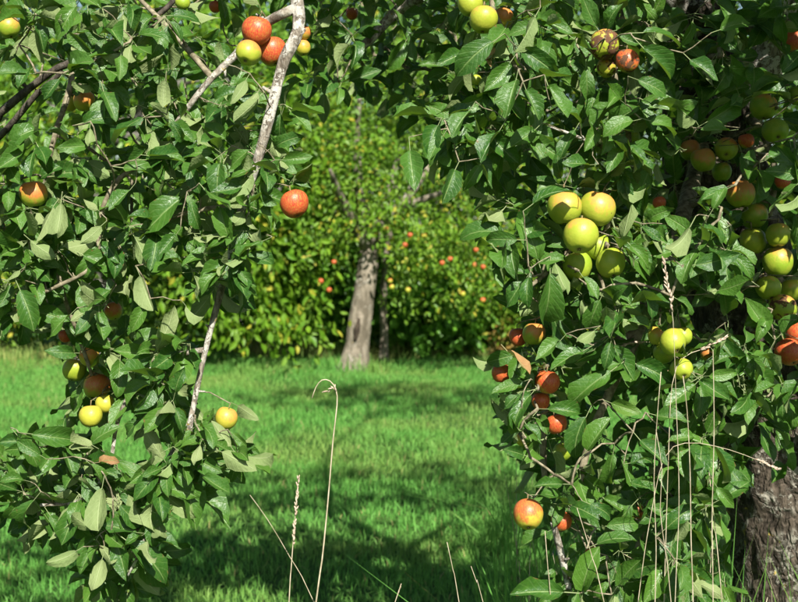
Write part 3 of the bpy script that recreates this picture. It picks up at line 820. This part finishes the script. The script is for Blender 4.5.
def build_leaves(tree, fol, score, n_obj, mat):
    order = np.argsort(-score); chosen = [i for i in order[:n_obj] if score[i] > 0]; cs = set(chosen)
    inv = tree.matrix_basis.inverted() if False else Matrix.Translation(-Vector(tree.location))
    for i in chosen:
        o = bpy.data.objects.new('leaf', LEAF_ME[fol.v[i]]); col.objects.link(o); o.parent = tree
        m = Matrix(fol.R[i]).to_4x4() @ Matrix.Scale(fol.s[i], 4); m.translation = Vector(fol.o[i])
        o.matrix_basis = inv @ m
    rest = np.array([i for i in range(len(score)) if i not in cs])
    W = fol.world()[rest]; Vr = np.array(fol.v)[rest]; n = len(rest)
    UV = np.stack([g[1] for g in LG])[Vr].reshape(-1, 2)
    Fc = (LG[0][2][None] + (np.arange(n) * NLV)[:, None, None]).reshape(-1, 4)
    me = np_mesh('leaves', W.reshape(-1, 3), Fc, np.full(len(Fc), 4), uv=UV, attr=np.repeat(RN.random(n), NLV))
    o = link('leaves', me, mat, tree); tag(o, kind='stuff')

FRONT = Vector((0, -1, .25))
# ---- left tree -----------------------------------------------------------
left = empty('apple_tree', (-2.1, 3.0, 0))
tag(left, 'apple tree with long lichened drooping branches on the left', 'tree', 'front orchard trees')
nodesL = []; apL = build_apples(AP_L, 'apples on the left branches', nodesL)
tt = Tubes(); tp = spline([(-2.12, 3.0, -.06), (-2.1, 3.0, .3), (-2.05, 3.02, .9), (-1.98, 3.0, 1.45), (-1.85, 2.95, 1.9)], .03)
tt.add(tp, list(np.interp(np.linspace(0, 1, len(tp)), [0, .12, .5, 1], [.21, .15, .125, .11])), 36, .16, 9)
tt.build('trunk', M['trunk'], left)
seedsL = []
def branch(tree, seeds, pts, r0, r1, mat, seg=12, bark=.12, fr=40, profile=None):
    p = spline([tuple(q) for q in pts], .02); rr = np.interp(np.linspace(0, 1, len(p)), [0, 1], [r0, r1]) if profile is None else np.interp(np.linspace(0, 1, len(p)), *profile)
    rr = np.array([q * (1 + .16 * mnoise.noise(Vector(c) * 14) + .10 * mnoise.noise(Vector(c) * 38)) for q, c in zip(rr, p)])
    t = Tubes(); t.add(p, list(rr), seg, bark, fr)
    for k in range(4, len(p) - 2, 5):
        d = Vector((R.gauss(0, 1), R.gauss(-.5, .7), R.gauss(.2, 1))).normalized(); c = Vector(p[k]); L_ = float(rr[k]) * R.uniform(1.6, 2.6) + .004
        t.add([c, c + d * L_ * .6, c + d * L_], [rr[k] * .5, rr[k] * .42, rr[k] * .3], 6)
    o = t.build('branch', mat, tree)
    seeds += [tuple(q) for q in p[::2]]
    return o
A = lambda *a: [at(x, y, Y) for x, y, Y in a]
# the long lichened branch
branch(left, seedsL, [Vector((-1.85, 2.95, 1.88)), Vector((-1.3, 2.7, 2.35)), Vector((-.7, 2.4, 2.3)), Vector((-.3, 2.2, 2.06))] + A((297, 2, 2.12), (281, 70, 2.10), (262, 145, 2.09), (243, 205, 2.10), (226, 272, 2.10), (208, 340, 2.10), (192, 415, 2.10), (188, 472, 2.10)), .03, .004, M['limb'],
       profile=([0, .3, .52, .7, .82, .93, 1], [.05, .03, .0155, .0125, .0085, .0055, .003]))
branch(left, seedsL, A((297, 8, 2.12), (283, 14, 2.11), (268, 22, 2.12), (250, 36, 2.14), (236, 55, 2.13), (212, 78, 2.12), (190, 105, 2.12), (172, 130, 2.13), (150, 160, 2.14)), .009, .004, M['limb'], 10)
branch(left, seedsL, A((193, 408, 2.10), (186, 432, 2.10), (166, 462, 2.09), (153, 500, 2.08), (143, 545, 2.06), (128, 575, 2.06)), .0048, .0022, M['limb'], 8)
branch(left, seedsL, A((206, 350, 2.10), (190, 352, 2.11), (168, 360, 2.12), (140, 380, 2.13), (118, 420, 2.12), (108, 470, 2.10), (80, 500, 2.1), (40, 505, 2.1)), .006, .0028, M['limb'], 8)
branch(left, seedsL, [Vector((-1.86, 2.95, 1.88)), Vector((-1.2, 2.6, 1.9))] + A((-30, 135, 2.42), (0, 113, 2.38), (30, 88, 2.34), (58, 68, 2.32), (85, 58, 2.31), (120, 38, 2.30), (165, 10, 2.3), (190, -25, 2.3)), .024, .004, M['dark_limb'], 10, .1, 30)
branch(left, seedsL, A((-25, 160, 2.40), (8, 128, 2.36), (36, 95, 2.33), (62, 72, 2.32)), .008, .005, M['dark_limb'], 10, .1, 30)
branch(left, seedsL, A((75, 60, 2.31), (68, 95, 2.27), (55, 135, 2.24), (46, 180, 2.22), (50, 230, 2.2), (62, 290, 2.18), (78, 335, 2.2), (92, 375, 2.2)), .006, .0035, M['twig'], 8, .1, 40)
branch(left, seedsL, A((212, 78, 2.12), (170, 30, 2.2), (120, -20, 2.3)), .006, .004, M['twig'], 8, .1, 40)
branch(left, seedsL, A((150, 160, 2.14), (120, 178, 2.12), (100, 215, 2.1), (95, 262, 2.08), (60, 285, 2.07), (20, 300, 2.08), (-20, 300, 2.1)), .005, .003, M['twig'], 8, .1, 40)
branch(left, seedsL, A((243, 205, 2.1), (200, 210, 2.12), (160, 222, 2.14), (115, 240, 2.15)), .005, .003, M['twig'], 8, .1, 40)
fL = Foliage()
HL = [(105, 18, 115, 53), (121, 55, 119, 83), (143, 118, 100, 143), (83, 123, 120, 113), (88, 146, 55, 151), (123, 168, 166, 174), (146, 160, 184, 160), (171, 121, 186, 143), (7, 161, 15, 190),
      (170, 123, 193, 146), (281, 120, 293, 99), (276, 146, 302, 133), (283, 160, 313, 160), (286, 183, 308, 180), (187, 163, 200, 190), (150, 156, 183, 160), (20, 290, 38, 331), (83, 255, 126, 276),
      (80, 286, 106, 333), (184, 197, 138, 238), (146, 306, 130, 333), (150, 353, 112, 356), (173, 217, 148, 227), (190, 200, 200, 230), (246, 220, 233, 253), (263, 241, 230, 256), (236, 270, 253, 290),
      (230, 277, 238, 300), (214, 270, 209, 300), (32, 434, 80, 440), (18, 436, 44, 466), (90, 464, 108, 482), (24, 480, 0, 474), (34, 500, 10, 530), (116, 540, 133, 578), (130, 543, 179, 579), (153, 466, 127, 484),
      (185, 476, 189, 531), (198, 488, 227, 534), (204, 476, 230, 500), (232, 433, 248, 446), (176, 235, 160, 258), (215, 100, 240, 92), (60, 270, 30, 262), (110, 290, 88, 310), (155, 255, 172, 235), (225, 140, 200, 120),
      (250, 150, 225, 172), (210, 250, 180, 268), (40, 455, 15, 440), (140, 560, 170, 590), (50, 515, 70, 545), (205, 190, 226, 215), (265, 190, 250, 214), (130, 190, 110, 215), (70, 315, 45, 340), (140, 420, 120, 440),
      (120, 505, 145, 530), (0, 395, 22, 440) ]
HLP = [(146, 126, 148, 158), (90, 128, 88, 154), (246, 80, 230, 106), (258, 99, 233, 126), (53, 207, 27, 243), (61, 203, 56, 248), (101, 226, 78, 246), (140, 276, 158, 317), (102, 488, 92, 542), (137, 569, 160, 601),
       (102, 559, 90, 598), (76, 551, 46, 569), (222, 452, 264, 468), (98, 210, 84, 195), (165, 80, 160, 112), (186, 306, 205, 330), (92, 445, 62, 428), (150, 490, 135, 508), (200, 445, 192, 470), (20, 270, 0, 282), (225, 60, 212, 40), (30, 240, 55, 262)]
HL.pop()
for h in HL: hero(fL, nodesL, *h, 2.04 + R.uniform(-.04, .05))
for h in HLP: hero(fL, nodesL, h[0], h[1], h[0] + .88 * (h[2] - h[0]), h[1] + .88 * (h[3] - h[1]), 2.02 + R.uniform(-.04, .05), True)
polyL = [[(-40, -10), (225, -10), (240, 30), (232, 70), (285, 100), (296, 165), (262, 185), (246, 212), (236, 265), (214, 292), (190, 280), (186, 262), (150, 252), (126, 290), (108, 325), (60, 325), (30, 312), (-40, 325)],
         [(70, 345), (112, 335), (150, 340), (192, 345), (182, 395), (150, 425), (120, 395), (72, 400)],
         [(205, 425), (228, 428), (240, 455), (212, 478), (192, 465)],
         [(12, 455), (60, 440), (100, 445), (122, 470), (142, 505), (160, 535), (152, 568), (125, 588), (98, 580), (84, 535), (50, 525), (10, 505), (-40, 500), (-40, 450)]]
def fill(fol, nodes, polys, spacing, Y0, Y1, n, size, under, droop=.3, gate=None):
    for pl in polys:
        for (x, y) in poisson(pl, spacing):
            if gate is not None and mnoise.noise(Vector((x / 62, y / 52, 3.7))) < gate: continue
            if x < 125 and 55 < y < 200 and Y0 > 2.15 and R.random() < .55: continue
            Y = R.uniform(Y0, Y1)
            spur(fol, nodes, at(x, y, Y), FRONT + Vector((R.gauss(0, .6), R.gauss(0, .3), R.gauss(0, .5))), R.randint(*n), size, under, droop)
fill(fL, nodesL, polyL, 25, 2.05, 2.18, (7, 10), .061, .17, .4, -.2)
fill(fL, nodesL, polyL[1:], 24, 2.1, 2.32, (6, 9), .057, .2)
fill(fL, nodesL, polyL, 30, 2.26, 2.55, (6, 8), .060, .2)
for x, y in ((262, 168), (254, 186), (248, 208), (240, 232), (234, 254), (228, 270), (205, 440), (180, 455), (172, 400), (160, 380), (176, 448), (168, 466), (158, 488), (152, 510), (146, 535), (196, 425)): spur(fL, nodesL, at(x, y, 2.04), FRONT + Vector((R.gauss(0, .4), 0, R.gauss(0, .4))), 8, .056, .2)
fill(fL, nodesL, [polyL[0]], 40, 2.5, 2.95, (5, 7), .066, .15)
for a in apL: spur(fL, nodesL, a[5], Vector((0, .3, 1)), 3, .055, .2)
# the crown above and outside the picture
def upper(fol, nodes, c, rad, count, ok, seeds):
    k = 0
    while k < count:
        d = Vector((R.gauss(0, 1), R.gauss(0, 1), R.gauss(0, 1))).normalized() * R.uniform(.35, 1) ** .7
        p = Vector((c[0] + d.x * rad[0], c[1] + d.y * rad[1], c[2] + d.z * rad[2]))
        px, py, dep = project(np.array(p))
        if not ok(px, py, p): continue
        if 4.85 < p.z + .9 * p.y < 5.4 and p.x < 1.3 and R.random() < .88: continue  # slab of unseen crown thinned so a lit strip reaches the lawn
        k += 1; spur(fol, nodes, p, d + Vector((0, 0, .4)), R.randint(6, 8), .07, .1)
upper(fL, nodesL, (-1.7, 2.95, 2.55), (1.35, 1.1, .95), 300, lambda px, py, p: (py < -35 or px < -60) and p.z > 1.0, seedsL)
for T in [(-2.4, 2.6, 2.5), (-2.2, 3.5, 2.7), (-1.5, 3.3, 2.9), (-1.0, 2.9, 2.75), (-1.9, 2.3, 2.7)]:
    branch(left, seedsL, [Vector((-1.87, 2.96, 1.86)), (Vector((-1.87, 2.96, 1.86)) + Vector(T)) / 2 + Vector((.05, 0, .1)), Vector(T)], .03, .008, M['trunk'], 10, .1, 20)
cull(fL, apL, [(297, 0, 281, 70, 9, 2.1), (281, 70, 260, 150, 9, 2.1), (219, 295, 205, 350, 6, 2.1), (205, 350, 191, 420, 5, 2.1), (212, 80, 192, 102, 4, 2.12), (-10, 120, 30, 88, 5, 2.36), (30, 88, 62, 68, 4, 2.34), (0, 138, 36, 95, 4, 2.36), (62, 100, 52, 140, 3, 2.26)], [(165, 290, 14, 9), (25, 380, 30, 9), (50, 395, 14, 9), (140, 450, 9, 9), (220, 380, 26, 9)])
grow_twigs(left, seedsL, nodesL, M['twig'], fL, apL)

# ---- right tree ----------------------------------------------------------
YR = 2.78
rootp = at(800, 602, YR)
right = empty('apple_tree', (rootp.x + .06, YR, 0))
tag(right, 'apple tree with thick lichened trunk and dense foliage on the right', 'tree', 'front orchard trees')
nodesR = []; apR = build_apples(AP_R, 'apples on the right tree', nodesR)
seedsR = []
tp = spline([(rootp.x + .07, YR, -.06), (rootp.x + .06, YR, .2), tuple(at(800, 602, YR)), tuple(at(786, 500, YR)), tuple(at(768, 400, YR)), tuple(at(745, 300, YR)), tuple(at(722, 200, YR)), tuple(at(714, 140, YR)), tuple(at(708, 90, YR))], .02)
tt = Tubes(); tt.add(tp, list(np.interp(np.linspace(0, 1, len(tp)), [0, .1, .3, .5, .8, 1], [.24, .185, .152, .145, .125, .11])), 56, .17, 9)
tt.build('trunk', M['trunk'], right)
def rb(pts, r0, r1, mat, seg=12, bark=.12, fr=25): branch(right, seedsR, pts, r0, r1, mat, seg, bark, fr)
rb(A((712, 150, YR), (704, 60, YR + .02), (696, 0, YR + .03), (680, -80, YR + .05), (650, -200, YR + .1), (600, -330, YR + .1)), .085, .02, M['trunk'], 24, .16, 12)
rb(A((722, 170, YR), (742, 112, YR - .04), (768, 55, YR - .08), (800, -20, YR - .1), (860, -120, YR)), .055, .025, M['limb'], 18, .14, 16)
rb(A((700, 30, YR), (640, -40, YR - .1), (560, -60, YR - .2), (480, -40, YR - .2), (400, 10, YR), (370, 40, YR), (345, 60, YR + .02)), .045, .008, M['limb'], 12)
rb(A((560, -60, YR - .2), (520, -30, 2.3), (492, 0, 2.15), (503, 30, 2.12), (512, 60, 2.12), (526, 85, 2.12)), .012, .0035, M['twig'], 8)
rb(A((640, -40, YR - .1), (628, 0, 2.3), (618, 45, 2.2), (615, 85, 2.18), (628, 130, 2.18), (626, 180, 2.18), (600, 195, 2.18)), .012, .004, M['twig'], 8)
rb(A((708, 120, YR), (690, 190, 2.55), (668, 262, 2.3), (640, 330, 2.22), (615, 380, 2.2), (590, 440, 2.18), (575, 500, 2.16), (560, 530, 2.12)), .022, .005, M['twig'], 10)
rb(A((668, 262, 2.3), (630, 262, 2.2), (590, 230, 2.2), (560, 262, 2.15), (532, 285, 2.12), (520, 300, 2.12)), .011, .003, M['twig'], 8)
rb(A((640, 330, 2.22), (600, 350, 2.2), (560, 375, 2.2), (530, 385, 2.18), (515, 370, 2.17)), .009, .003, M['twig'], 8)
rb(A((548, 350, 2.3), (545, 400, 2.28), (543, 450, 2.28), (545, 480, 2.27)), .009, .006, M['twig'], 8)
rb(A((553, 522, 2.1), (560, 550, 2.12), (568, 585, 2.14), (575, 640, 2.16)), .005, .007, M['limb'], 8)
rb(A((730, 260, YR), (745, 250, 2.5), (765, 262, 2.45), (790, 300, 2.42), (800, 340, 2.4)), .02, .008, M['twig'], 10)
rb(A((742, 112, YR - .04), (760, 130, 2.55), (775, 170, 2.46), (770, 215, 2.44)), .012, .005, M['twig'], 8)
rb(A((708, 130, YR), (700, 145, 2.6), (720, 160, 2.54)), .012, .004, M['twig'], 8)
rb(A((750, 330, YR), (700, 400, 2.4), (660, 470, 2.3), (640, 540, 2.25), (620, 600, 2.25)), .015, .005, M['twig'], 8)
rb(A((660, 330, 2.25), (668, 312, 2.2), (664, 290, 2.12)), .005, .003, M['twig'], 8)
rb(A((548, 127, 2.12), (565, 132, 2.09), (585, 140, 2.08), (600, 146, 2.1)), .0022, .003, M['limb'], 8)
fR = Foliage()
HR = [(538, 260, 524, 209), (517, 240, 482, 239), (550, 273, 549, 332), (526, 274, 499, 264), (529, 277, 522, 308), (525, 280, 504, 311), (536, 265, 563, 254), (533, 204, 569, 178), (583, 277, 599, 299), (617, 243, 645, 270),
      (611, 277, 635, 304), (470, 13, 436, 55), (493, 42, 452, 72), (510, 63, 487, 96), (516, 80, 508, 118), (526, 90, 537, 119), (548, 86, 561, 126), (586, 68, 588, 101), (523, 50, 560, 73), (536, 17, 571, 39), (536, 75, 571, 88),
      (443, 136, 426, 163), (643, 48, 675, 83), (643, 33, 687, 32), (638, 80, 674, 93), (650, 103, 688, 120), (650, 121, 687, 133), (633, 121, 602, 128), (625, 163, 656, 160), (607, 30, 615, 0), (664, 198, 697, 207),
      (714, 212, 756, 209), (713, 209, 729, 183), (711, 228, 684, 257), (695, 265, 740, 259), (630, 245, 653, 269), (742, 153, 753, 183), (677, 299, 699, 311), (627, 322, 652, 322), (636, 364, 673, 379), (736, 357, 776, 379),
      (739, 392, 776, 386), (743, 268, 724, 299), (611, 371, 566, 404), (548, 409, 585, 410), (560, 341, 538, 366), (583, 351, 547, 372), (522, 382, 491, 393), (586, 417, 566, 460), (611, 403, 641, 416), (587, 450, 612, 420),
      (526, 424, 539, 446), (519, 395, 501, 411), (516, 432, 498, 447), (522, 432, 511, 413), (613, 454, 607, 492), (563, 484, 532, 483), (567, 493, 536, 508), (517, 497, 490, 514), (527, 492, 503, 470), (558, 511, 540, 532),
      (566, 513, 564, 545), (590, 504, 618, 516), (606, 526, 642, 520), (597, 544, 634, 529), (583, 590, 590, 548), (618, 586, 641, 556), (682, 438, 720, 443), (630, 463, 653, 459), (665, 529, 696, 501), (717, 487, 731, 509),
      (669, 578, 675, 549), (768, 400, 753, 428), (774, 403, 782, 438), (760, 330, 790, 320), (745, 300, 770, 325), (600, 300, 585, 335), (640, 290, 660, 315), (610, 345, 585, 330), (655, 415, 690, 425), (700, 380, 730, 405),
      (640, 440, 665, 470), (600, 560, 575, 575), (560, 110, 590, 120), (470, 110, 450, 140), (500, 130, 480, 165), (480, 165, 462, 190), (410, 150, 414, 196), (455, 170, 440, 200), (535, 130, 510, 155), (590, 165, 560, 168),
      (620, 100, 600, 85), (690, 60, 715, 85), (720, 30, 750, 20), (760, 60, 740, 85), (785, 465, 770, 490), (790, 400, 798, 430), (660, 240, 640, 225), (575, 130, 560, 155), (780, 440, 798, 470), (524, 455, 502, 446), (564, 592, 508, 588)]
HRP = [(555, 263, 567, 301), (597, 294, 623, 307), (535, 17, 516, 50), (709, 198, 708, 173), (690, 227, 669, 266), (560, 474, 581, 472), (675, 541, 690, 520), (595, 330, 575, 345)]
for h in HR: hero(fR, nodesR, *h, 2.03 + R.uniform(-.05, .05) + (.18 if h[0] > 725 else 0))
for h in HRP: hero(fR, nodesR, *h, 2.02 + R.uniform(-.04, .04), True)
polyR = [(455, -10), (830, -10), (830, 430), (760, 430), (728, 440), (712, 500), (690, 560), (650, 590), (575, 585), (548, 560), (560, 500), (530, 470), (516, 420), (520, 350), (552, 325), (525, 290), (508, 230), (488, 185), (440, 150), (445, 60)]
polyTop = [(300, -15), (460, -15), (480, 60), (500, 170), (465, 165), (430, 145), (402, 118), (395, 92), (350, 80), (308, 96)]
fill(fR, nodesR, [polyR], 25, 2.05, 2.22, (7, 10), .065, .08, .42, -.2)
fill(fR, nodesR, [[(560, 560), (640, 560), (690, 500), (724, 470), (728, 560), (722, 620), (560, 620)]], 24, 2.1, 2.5, (6, 9), .06, .1)
fill(fR, nodesR, [polyR], 28, 2.36, 2.68, (6, 8), .064, .08)
fill(fR, nodesR, [polyR], 34, 2.9, 3.4, (5, 8), .07, .08)
fill(fR, nodesR, [polyTop], 24, 2.6, 2.95, (5, 7), .068, .08)
fill(fR, nodesR, [polyTop], 26, 2.95, 3.5, (5, 7), .068, .08)
for a in apR: spur(fR, nodesR, a[5], Vector((0, .3, 1)), 3, .058, .1)
upper(fR, nodesR, (.75, 2.75, 2.45), (1.75, 1.25, .95), 620, lambda px, py, p: (py < -25 or px > 850) and p.z > .9 and p.y > 1.7 + .25 * max(0, 1.0 - p.x) and not (p.x < .2 and p.y < 2.35), seedsR)  # unseen crown, kept back where it would shade the hanging branch
for (x0, x1, y0, y1, z0, z1, cnt) in ((-.4, .5, 2.25, 2.65, 2.0, 2.5, 110), (.62, 1.3, 1.65, 2.05, 1.82, 2.3, 95)):  # unseen leaf clusters added above the view to shade the foliage below
    for k in range(cnt):
        p = Vector((R.uniform(x0, x1), R.uniform(y0, y1), R.uniform(z0, z1)))
        if project(np.array(p))[1] < -32: spur(fR, nodesR, p, Vector((R.gauss(0, .5), R.gauss(-.3, .5), .8)), R.randint(6, 9), .07, .1)
for T in [(1.6, 2.6, 2.4), (1.4, 3.4, 2.6), (.4, 3.3, 2.8), (-.2, 2.9, 2.6), (.3, 2.2, 2.5), (1.2, 2.1, 2.5)]:
    rb([at(680, -80, YR + .05), (at(680, -80, YR + .05) + Vector(T)) / 2 + Vector((0, 0, .1)), Vector(T)], .024, .008, M['trunk'], 10)
# its tall leader and top, unseen, shaped to cast the far lawn shadow band
rb([at(600, -330, YR + .1), Vector((.75, 3.0, 4.0)), Vector((1.3, 3.0, 5.2)), Vector((1.7, 3.05, 6.5))], .02, .008, M['trunk'], 10)
for T in ((1.1, 2.8, 6.2), (2.5, 2.9, 6.3), (2.1, 3.5, 6.4), (3.0, 3.1, 6.2)): rb([Vector((1.35, 3.0, 5.3)), (Vector((1.35, 3.0, 5.3)) + Vector(T)) / 2 + Vector((0, 0, .15)), Vector(T)], .010, .004, M['trunk'], 8)
k = 0
while k < 250:
    d = Vector((R.gauss(0, 1), R.gauss(0, 1), R.gauss(0, 1))).normalized() * R.uniform(.1, 1) ** .5
    p = Vector((1.95 + d.x * 1.45, 3.05 + d.y * .8, 6.35 + d.z * .5)); k += 1
    spur(fR, nodesR, p, d + Vector((0, 0, .4)), R.randint(7, 9), .075, .1)
for k in range(12): spur(fR, nodesR, Vector((1.0 + R.gauss(0, .3), 3.0 + R.gauss(0, .3), R.uniform(3.6, 5.4))), Vector((R.gauss(0, 1), R.gauss(0, 1), .5)), 7, .07, .1)
cull(fR, apR, [(620, 346, 652, 342, 3, 2.17), (690, 356, 723, 339, 3, 2.04), (700, 444, 777, 469, 2, 2.0)], [(700, 165, 14, YR), (735, 178, 8, YR), (708, 318, 15, YR), (735, 320, 7, YR), (695, 12, 9, YR), (760, 520, 26, YR), (785, 545, 22, YR), (790, 590, 26, YR), (752, 570, 22, YR), (688, 205, 6, YR), (738, 122, 9, YR), (765, 60, 8, YR), (510, 290 + 40, 10, 9), (500, 420 + 60, 18, 9), (530, 560, 14, 9), (365, 135, 24, 9)])
grow_twigs(right, seedsR, nodesR, M['twig'], fR, apR)

sL, sR = visible_rank([fL, fR])
build_leaves(left, fL, sL, 300, M['leaf'])
build_leaves(right, fR, sR, 300, M['leaf'])

# withered leaves still hanging
DRY = [(right, 508, 352, 533, 380, 2.02), (right, 494, 48, 491, 70, 2.09), (left, 100, 462, 122, 458, 2.03)]
for i, (tree, x0, y0, x1, y1, Y) in enumerate(DRY):
    f = Foliage(); hero(f, [], x0, y0, x1, y1, Y)
    me = LEAF_ME[f.v[0]].copy(); me.materials.clear(); me.materials.append(M['dry_leaf'])
    o = bpy.data.objects.new('withered_leaf', me); col.objects.link(o); o.parent = tree
    m = Matrix(f.R[0]).to_4x4() @ Matrix.Scale(f.s[0] * .9, 4); m.translation = Vector(f.o[0]); o.matrix_basis = Matrix.Translation(-Vector(tree.location)) @ m
    o['label'] = 'withered brown leaf'

# ------------------------------------------------------------------ apples of the far tree
FAR = [(386, 229, .45, 'far yellow apple nearest above the leaning trunk fork'), (410, 235, .8, 'far orange apple upper right of the leaning trunk'), (450, 259, 1, 'far red apple, right one of the touching red pair'),
       (442, 263, 1, 'far red apple, left one of the touching red pair'), (476, 250, 1, 'far red apple highest beside the right orchard leaves'), (475, 265, .5, 'far yellow apple under the highest red one'),
       (483, 267, .7, 'far orange apple beside the right orchard leaves'), (463, 294, .6, 'far orange apple alone over the laurel shrub'), (483, 300, .8, 'far orange-red apple lowest beside the right orchard leaves'),
       (390, 281, .6, 'far orange apple, upper of two just right of the leaning trunk'), (392, 287, .5, 'far orange apple, lower of two just right of the leaning trunk'), (424, 236, .6, 'far dull orange apple right of the upper orange one'),
       (408, 290, .4, 'far yellow apple low between trunk and laurel'), (321, 281, 1, 'far red apple farthest left of the leaning trunk'), (334, 262, 1, 'far red apple upper left of the leaning trunk'),
       (329, 290, 1, 'far red apple lower left of the leaning trunk'), (405, 245, .9, 'far red-orange apple under the upper orange one')]
for i, (px, py, bl, lab) in enumerate(FAR):
    Y = YT - .62 if px > 400 else YT - .4
    c = at(px, py, Y); o = bpy.data.objects.new('apple', AG[i % 6][0]); col.objects.link(o)
    o.location = c; o.scale = (.025,) * 3; o.color = (bl, .7, 0, 1); o.rotation_euler = (R.uniform(-.3, .3), R.uniform(-.3, .3), R.uniform(0, 6))
    tag(o, lab, 'apple', 'apples on the far tree')
    q = bpy.data.objects.new('stem', STM[i % 6]); col.objects.link(q); q.parent = o

# ------------------------------------------------------------------ dry grass stalks
def stalk(path, Y, r, label, head=None, to_ground=True, group='dry grass stalks in front'):
    """path: photo pixels from the top of the picture down; the foot goes straight on to the ground"""
    P = [at(x, y, Y) for x, y in path]
    if to_ground:
        d = (P[0] - P[1]).normalized(); k = (P[0].z + .03) / max(.3, -d.z); foot = P[0] + Vector((d.x * k * .7, 0, 0)); foot.z = -.03
        P = [foot, Vector((P[0].x + d.x * k * .42, Y, P[0].z * .45))] + P
    pts = spline([tuple(p) for p in P], .03)
    o = empty('dry_grass_stalk', tuple(pts[0])); tag(o, label, 'grass stalk', group)
    t = Tubes(); n = len(pts); t.add(pts, list(np.linspace(r * 1.3, r * .45, n)), 7); t.build('stem', M['straw'], o)
    if head is not None:
        hp = [at(x, y, Y) for x, y in head[0]]; hp = spline([tuple(p) for p in hp], .006)
        g = random.Random(len(label)); t = Tubes()
        for k, p in enumerate(hp):
            ax = Vector(hp[min(k + 1, len(hp) - 1)]) - Vector(hp[max(k - 1, 0)]); ax.normalize()
            for j in range(3):
                if g.random() < .25: continue
                d = Vector((g.gauss(0, 1), g.gauss(0, 1), g.gauss(0, 1))); d = (d - ax * d.dot(ax)).normalized()
                a = Vector(p); b = a + ax * g.uniform(.006, .011) + d * head[1] * g.uniform(.5, 1.1)
                t.add([a, (a + b) / 2, b], [.0008, .0017, .0007], 4)
        t.build('seed_head', M['straw_head'], o)
    return o
stalk([(316, 602), (322, 560), (328, 500), (333, 440), (337, 405), (336, 390), (330, 381), (322, 380), (316, 387), (312, 398)], 2.25, .0019, 'tall dry stalk with a bent nodding tip over the lawn', ([(336, 392), (333, 388), (328, 391)], .007))
stalk([(289, 602), (291, 570), (294, 530), (298, 482)], 2.2, .0017, 'straight dry stalk with a narrow seed head left of the nodding one', ([(293, 545), (296, 510), (298, 480)], .0038))
stalk([(314, 602), (290, 557), (268, 520), (250, 495)], 2.3, .0012, 'thin dry stalk leaning left across the seed-headed one')
stalk([(459, 602), (453, 570), (447, 542)], 2.1, .0013, 'short dry stalk tip at the bottom edge, taller of the centre pair')
stalk([(483, 602), (477, 583), (471, 566)], 2.1, .0012, 'short dry stalk tip at the bottom edge, right of the centre pair')
stalk([(395, 602), (399, 592), (401, 586)], 2.1, .0013, 'tiny dry stalk tip at the bottom edge in the middle')
stalk([(655, 602), (656, 545), (654, 480), (657, 420), (661, 372)], 1.86, .0012, 'upright dry stalk, leftmost of the three tall ones before the right tree')
stalk([(693, 602), (691, 540), (690, 470), (687, 410), (683, 376)], 1.84, .0013, 'upright dry stalk, middle one of the three before the right tree')
stalk([(713, 602), (712, 520), (714, 430), (713, 350)], 1.85, .0013, 'upright dry stalk, right one of the three before the trunk')
stalk([(671, 602), (666, 555), (660, 510), (662, 470), (656, 430)], 1.9, .0011, 'crooked dry stalk close right of the leftmost tall one')
stalk([(722, 602), (712, 500), (700, 400), (688, 362), (666, 345), (645, 342), (618, 346)], 2.17, .0011, 'dry grass stem with a pale ear lying left of the small apple cluster', ([(645, 342), (634, 343), (620, 346)], .0035))
stalk([(664, 602), (668, 470), (672, 385), (683, 358), (700, 350), (712, 344), (723, 339)], 2.04, .0011, 'dry grass stem with a pale ear pointing right under the small cluster', ([(700, 350), (712, 344), (723, 339)], .0038))
stalk([(638, 602), (650, 520), (664, 458), (685, 443), (715, 446), (745, 455), (776, 468)], 2.0, .001, 'dry stalk arching right to a pale ear in front of the trunk', ([(755, 459), (766, 464), (777, 469)], .004))
stalk([(675, 602), (679, 500), (676, 400), (673, 320), (668, 285), (664, 258)], 1.92, .0009, 'tallest dry stalk with brownish seed head among the right leaves', ([(673, 312), (671, 298), (667, 285), (664, 262)], .0045))
stalk([(551, 602), (548, 570), (545, 531)], 2.0, .0014, 'short dry stalk below the lowest orange apple')
stalk([(604, 602), (593, 560), (584, 530), (577, 508)], 1.98, .0013, 'dry stalk leaning left beneath the lower right leaves')

# rough grass round the right trunk
n = 2600
xs = RN.uniform(.25, 1.35, n); ys = RN.uniform(2.35, 3.5, n)
kk = np.hypot(xs - right.location.x, ys - YR) > .2; xs, ys = xs[kk], ys[kk]; n = len(xs)
tg = blades(n, xs, ys, .35, .85, .0028, .28, 'tall_grass', M['grass']); tag(tg, 'long uncut green grass round the foot of the right trunk', 'grass', kind='stuff')
n = 260
xs = RN.uniform(.3, 1.3, n); ys = RN.uniform(2.3, 3.3, n)
kk = np.hypot(xs - right.location.x, ys - YR) > .2; xs, ys = xs[kk], ys[kk]; n = len(xs)
tg = blades(n, xs, ys, .45, .95, .0018, .22, 'dead_grass', M['straw']); tag(tg, 'dead straw-coloured grass tangled round the foot of the right trunk', 'grass', kind='stuff')

# an uncut tuft on the lawn
c0 = ground(512, 535); n = 220
xs = c0.x + RN.normal(0, .10, n); ys = c0.y + RN.normal(0, .10, n)
tg = blades(n, xs, ys, .2, .42, .0028, .75, 'grass_tuft', M['grass']); tag(tg, 'tuft of longer arching grass on the lawn left of the lowest orange apple', 'grass', kind='stuff')


ang = RN.uniform(0, 2 * PI, 420); rad_ = RN.uniform(.14, .34, 420)
tg = blades(420, far.location.x + rad_ * np.cos(ang), far.location.y + rad_ * np.sin(ang), .08, .22, .004, .5, 'grass_ring', M['grass']); tag(tg, 'longer grass left standing round the foot of the leaning far trunk', 'grass', kind='stuff')
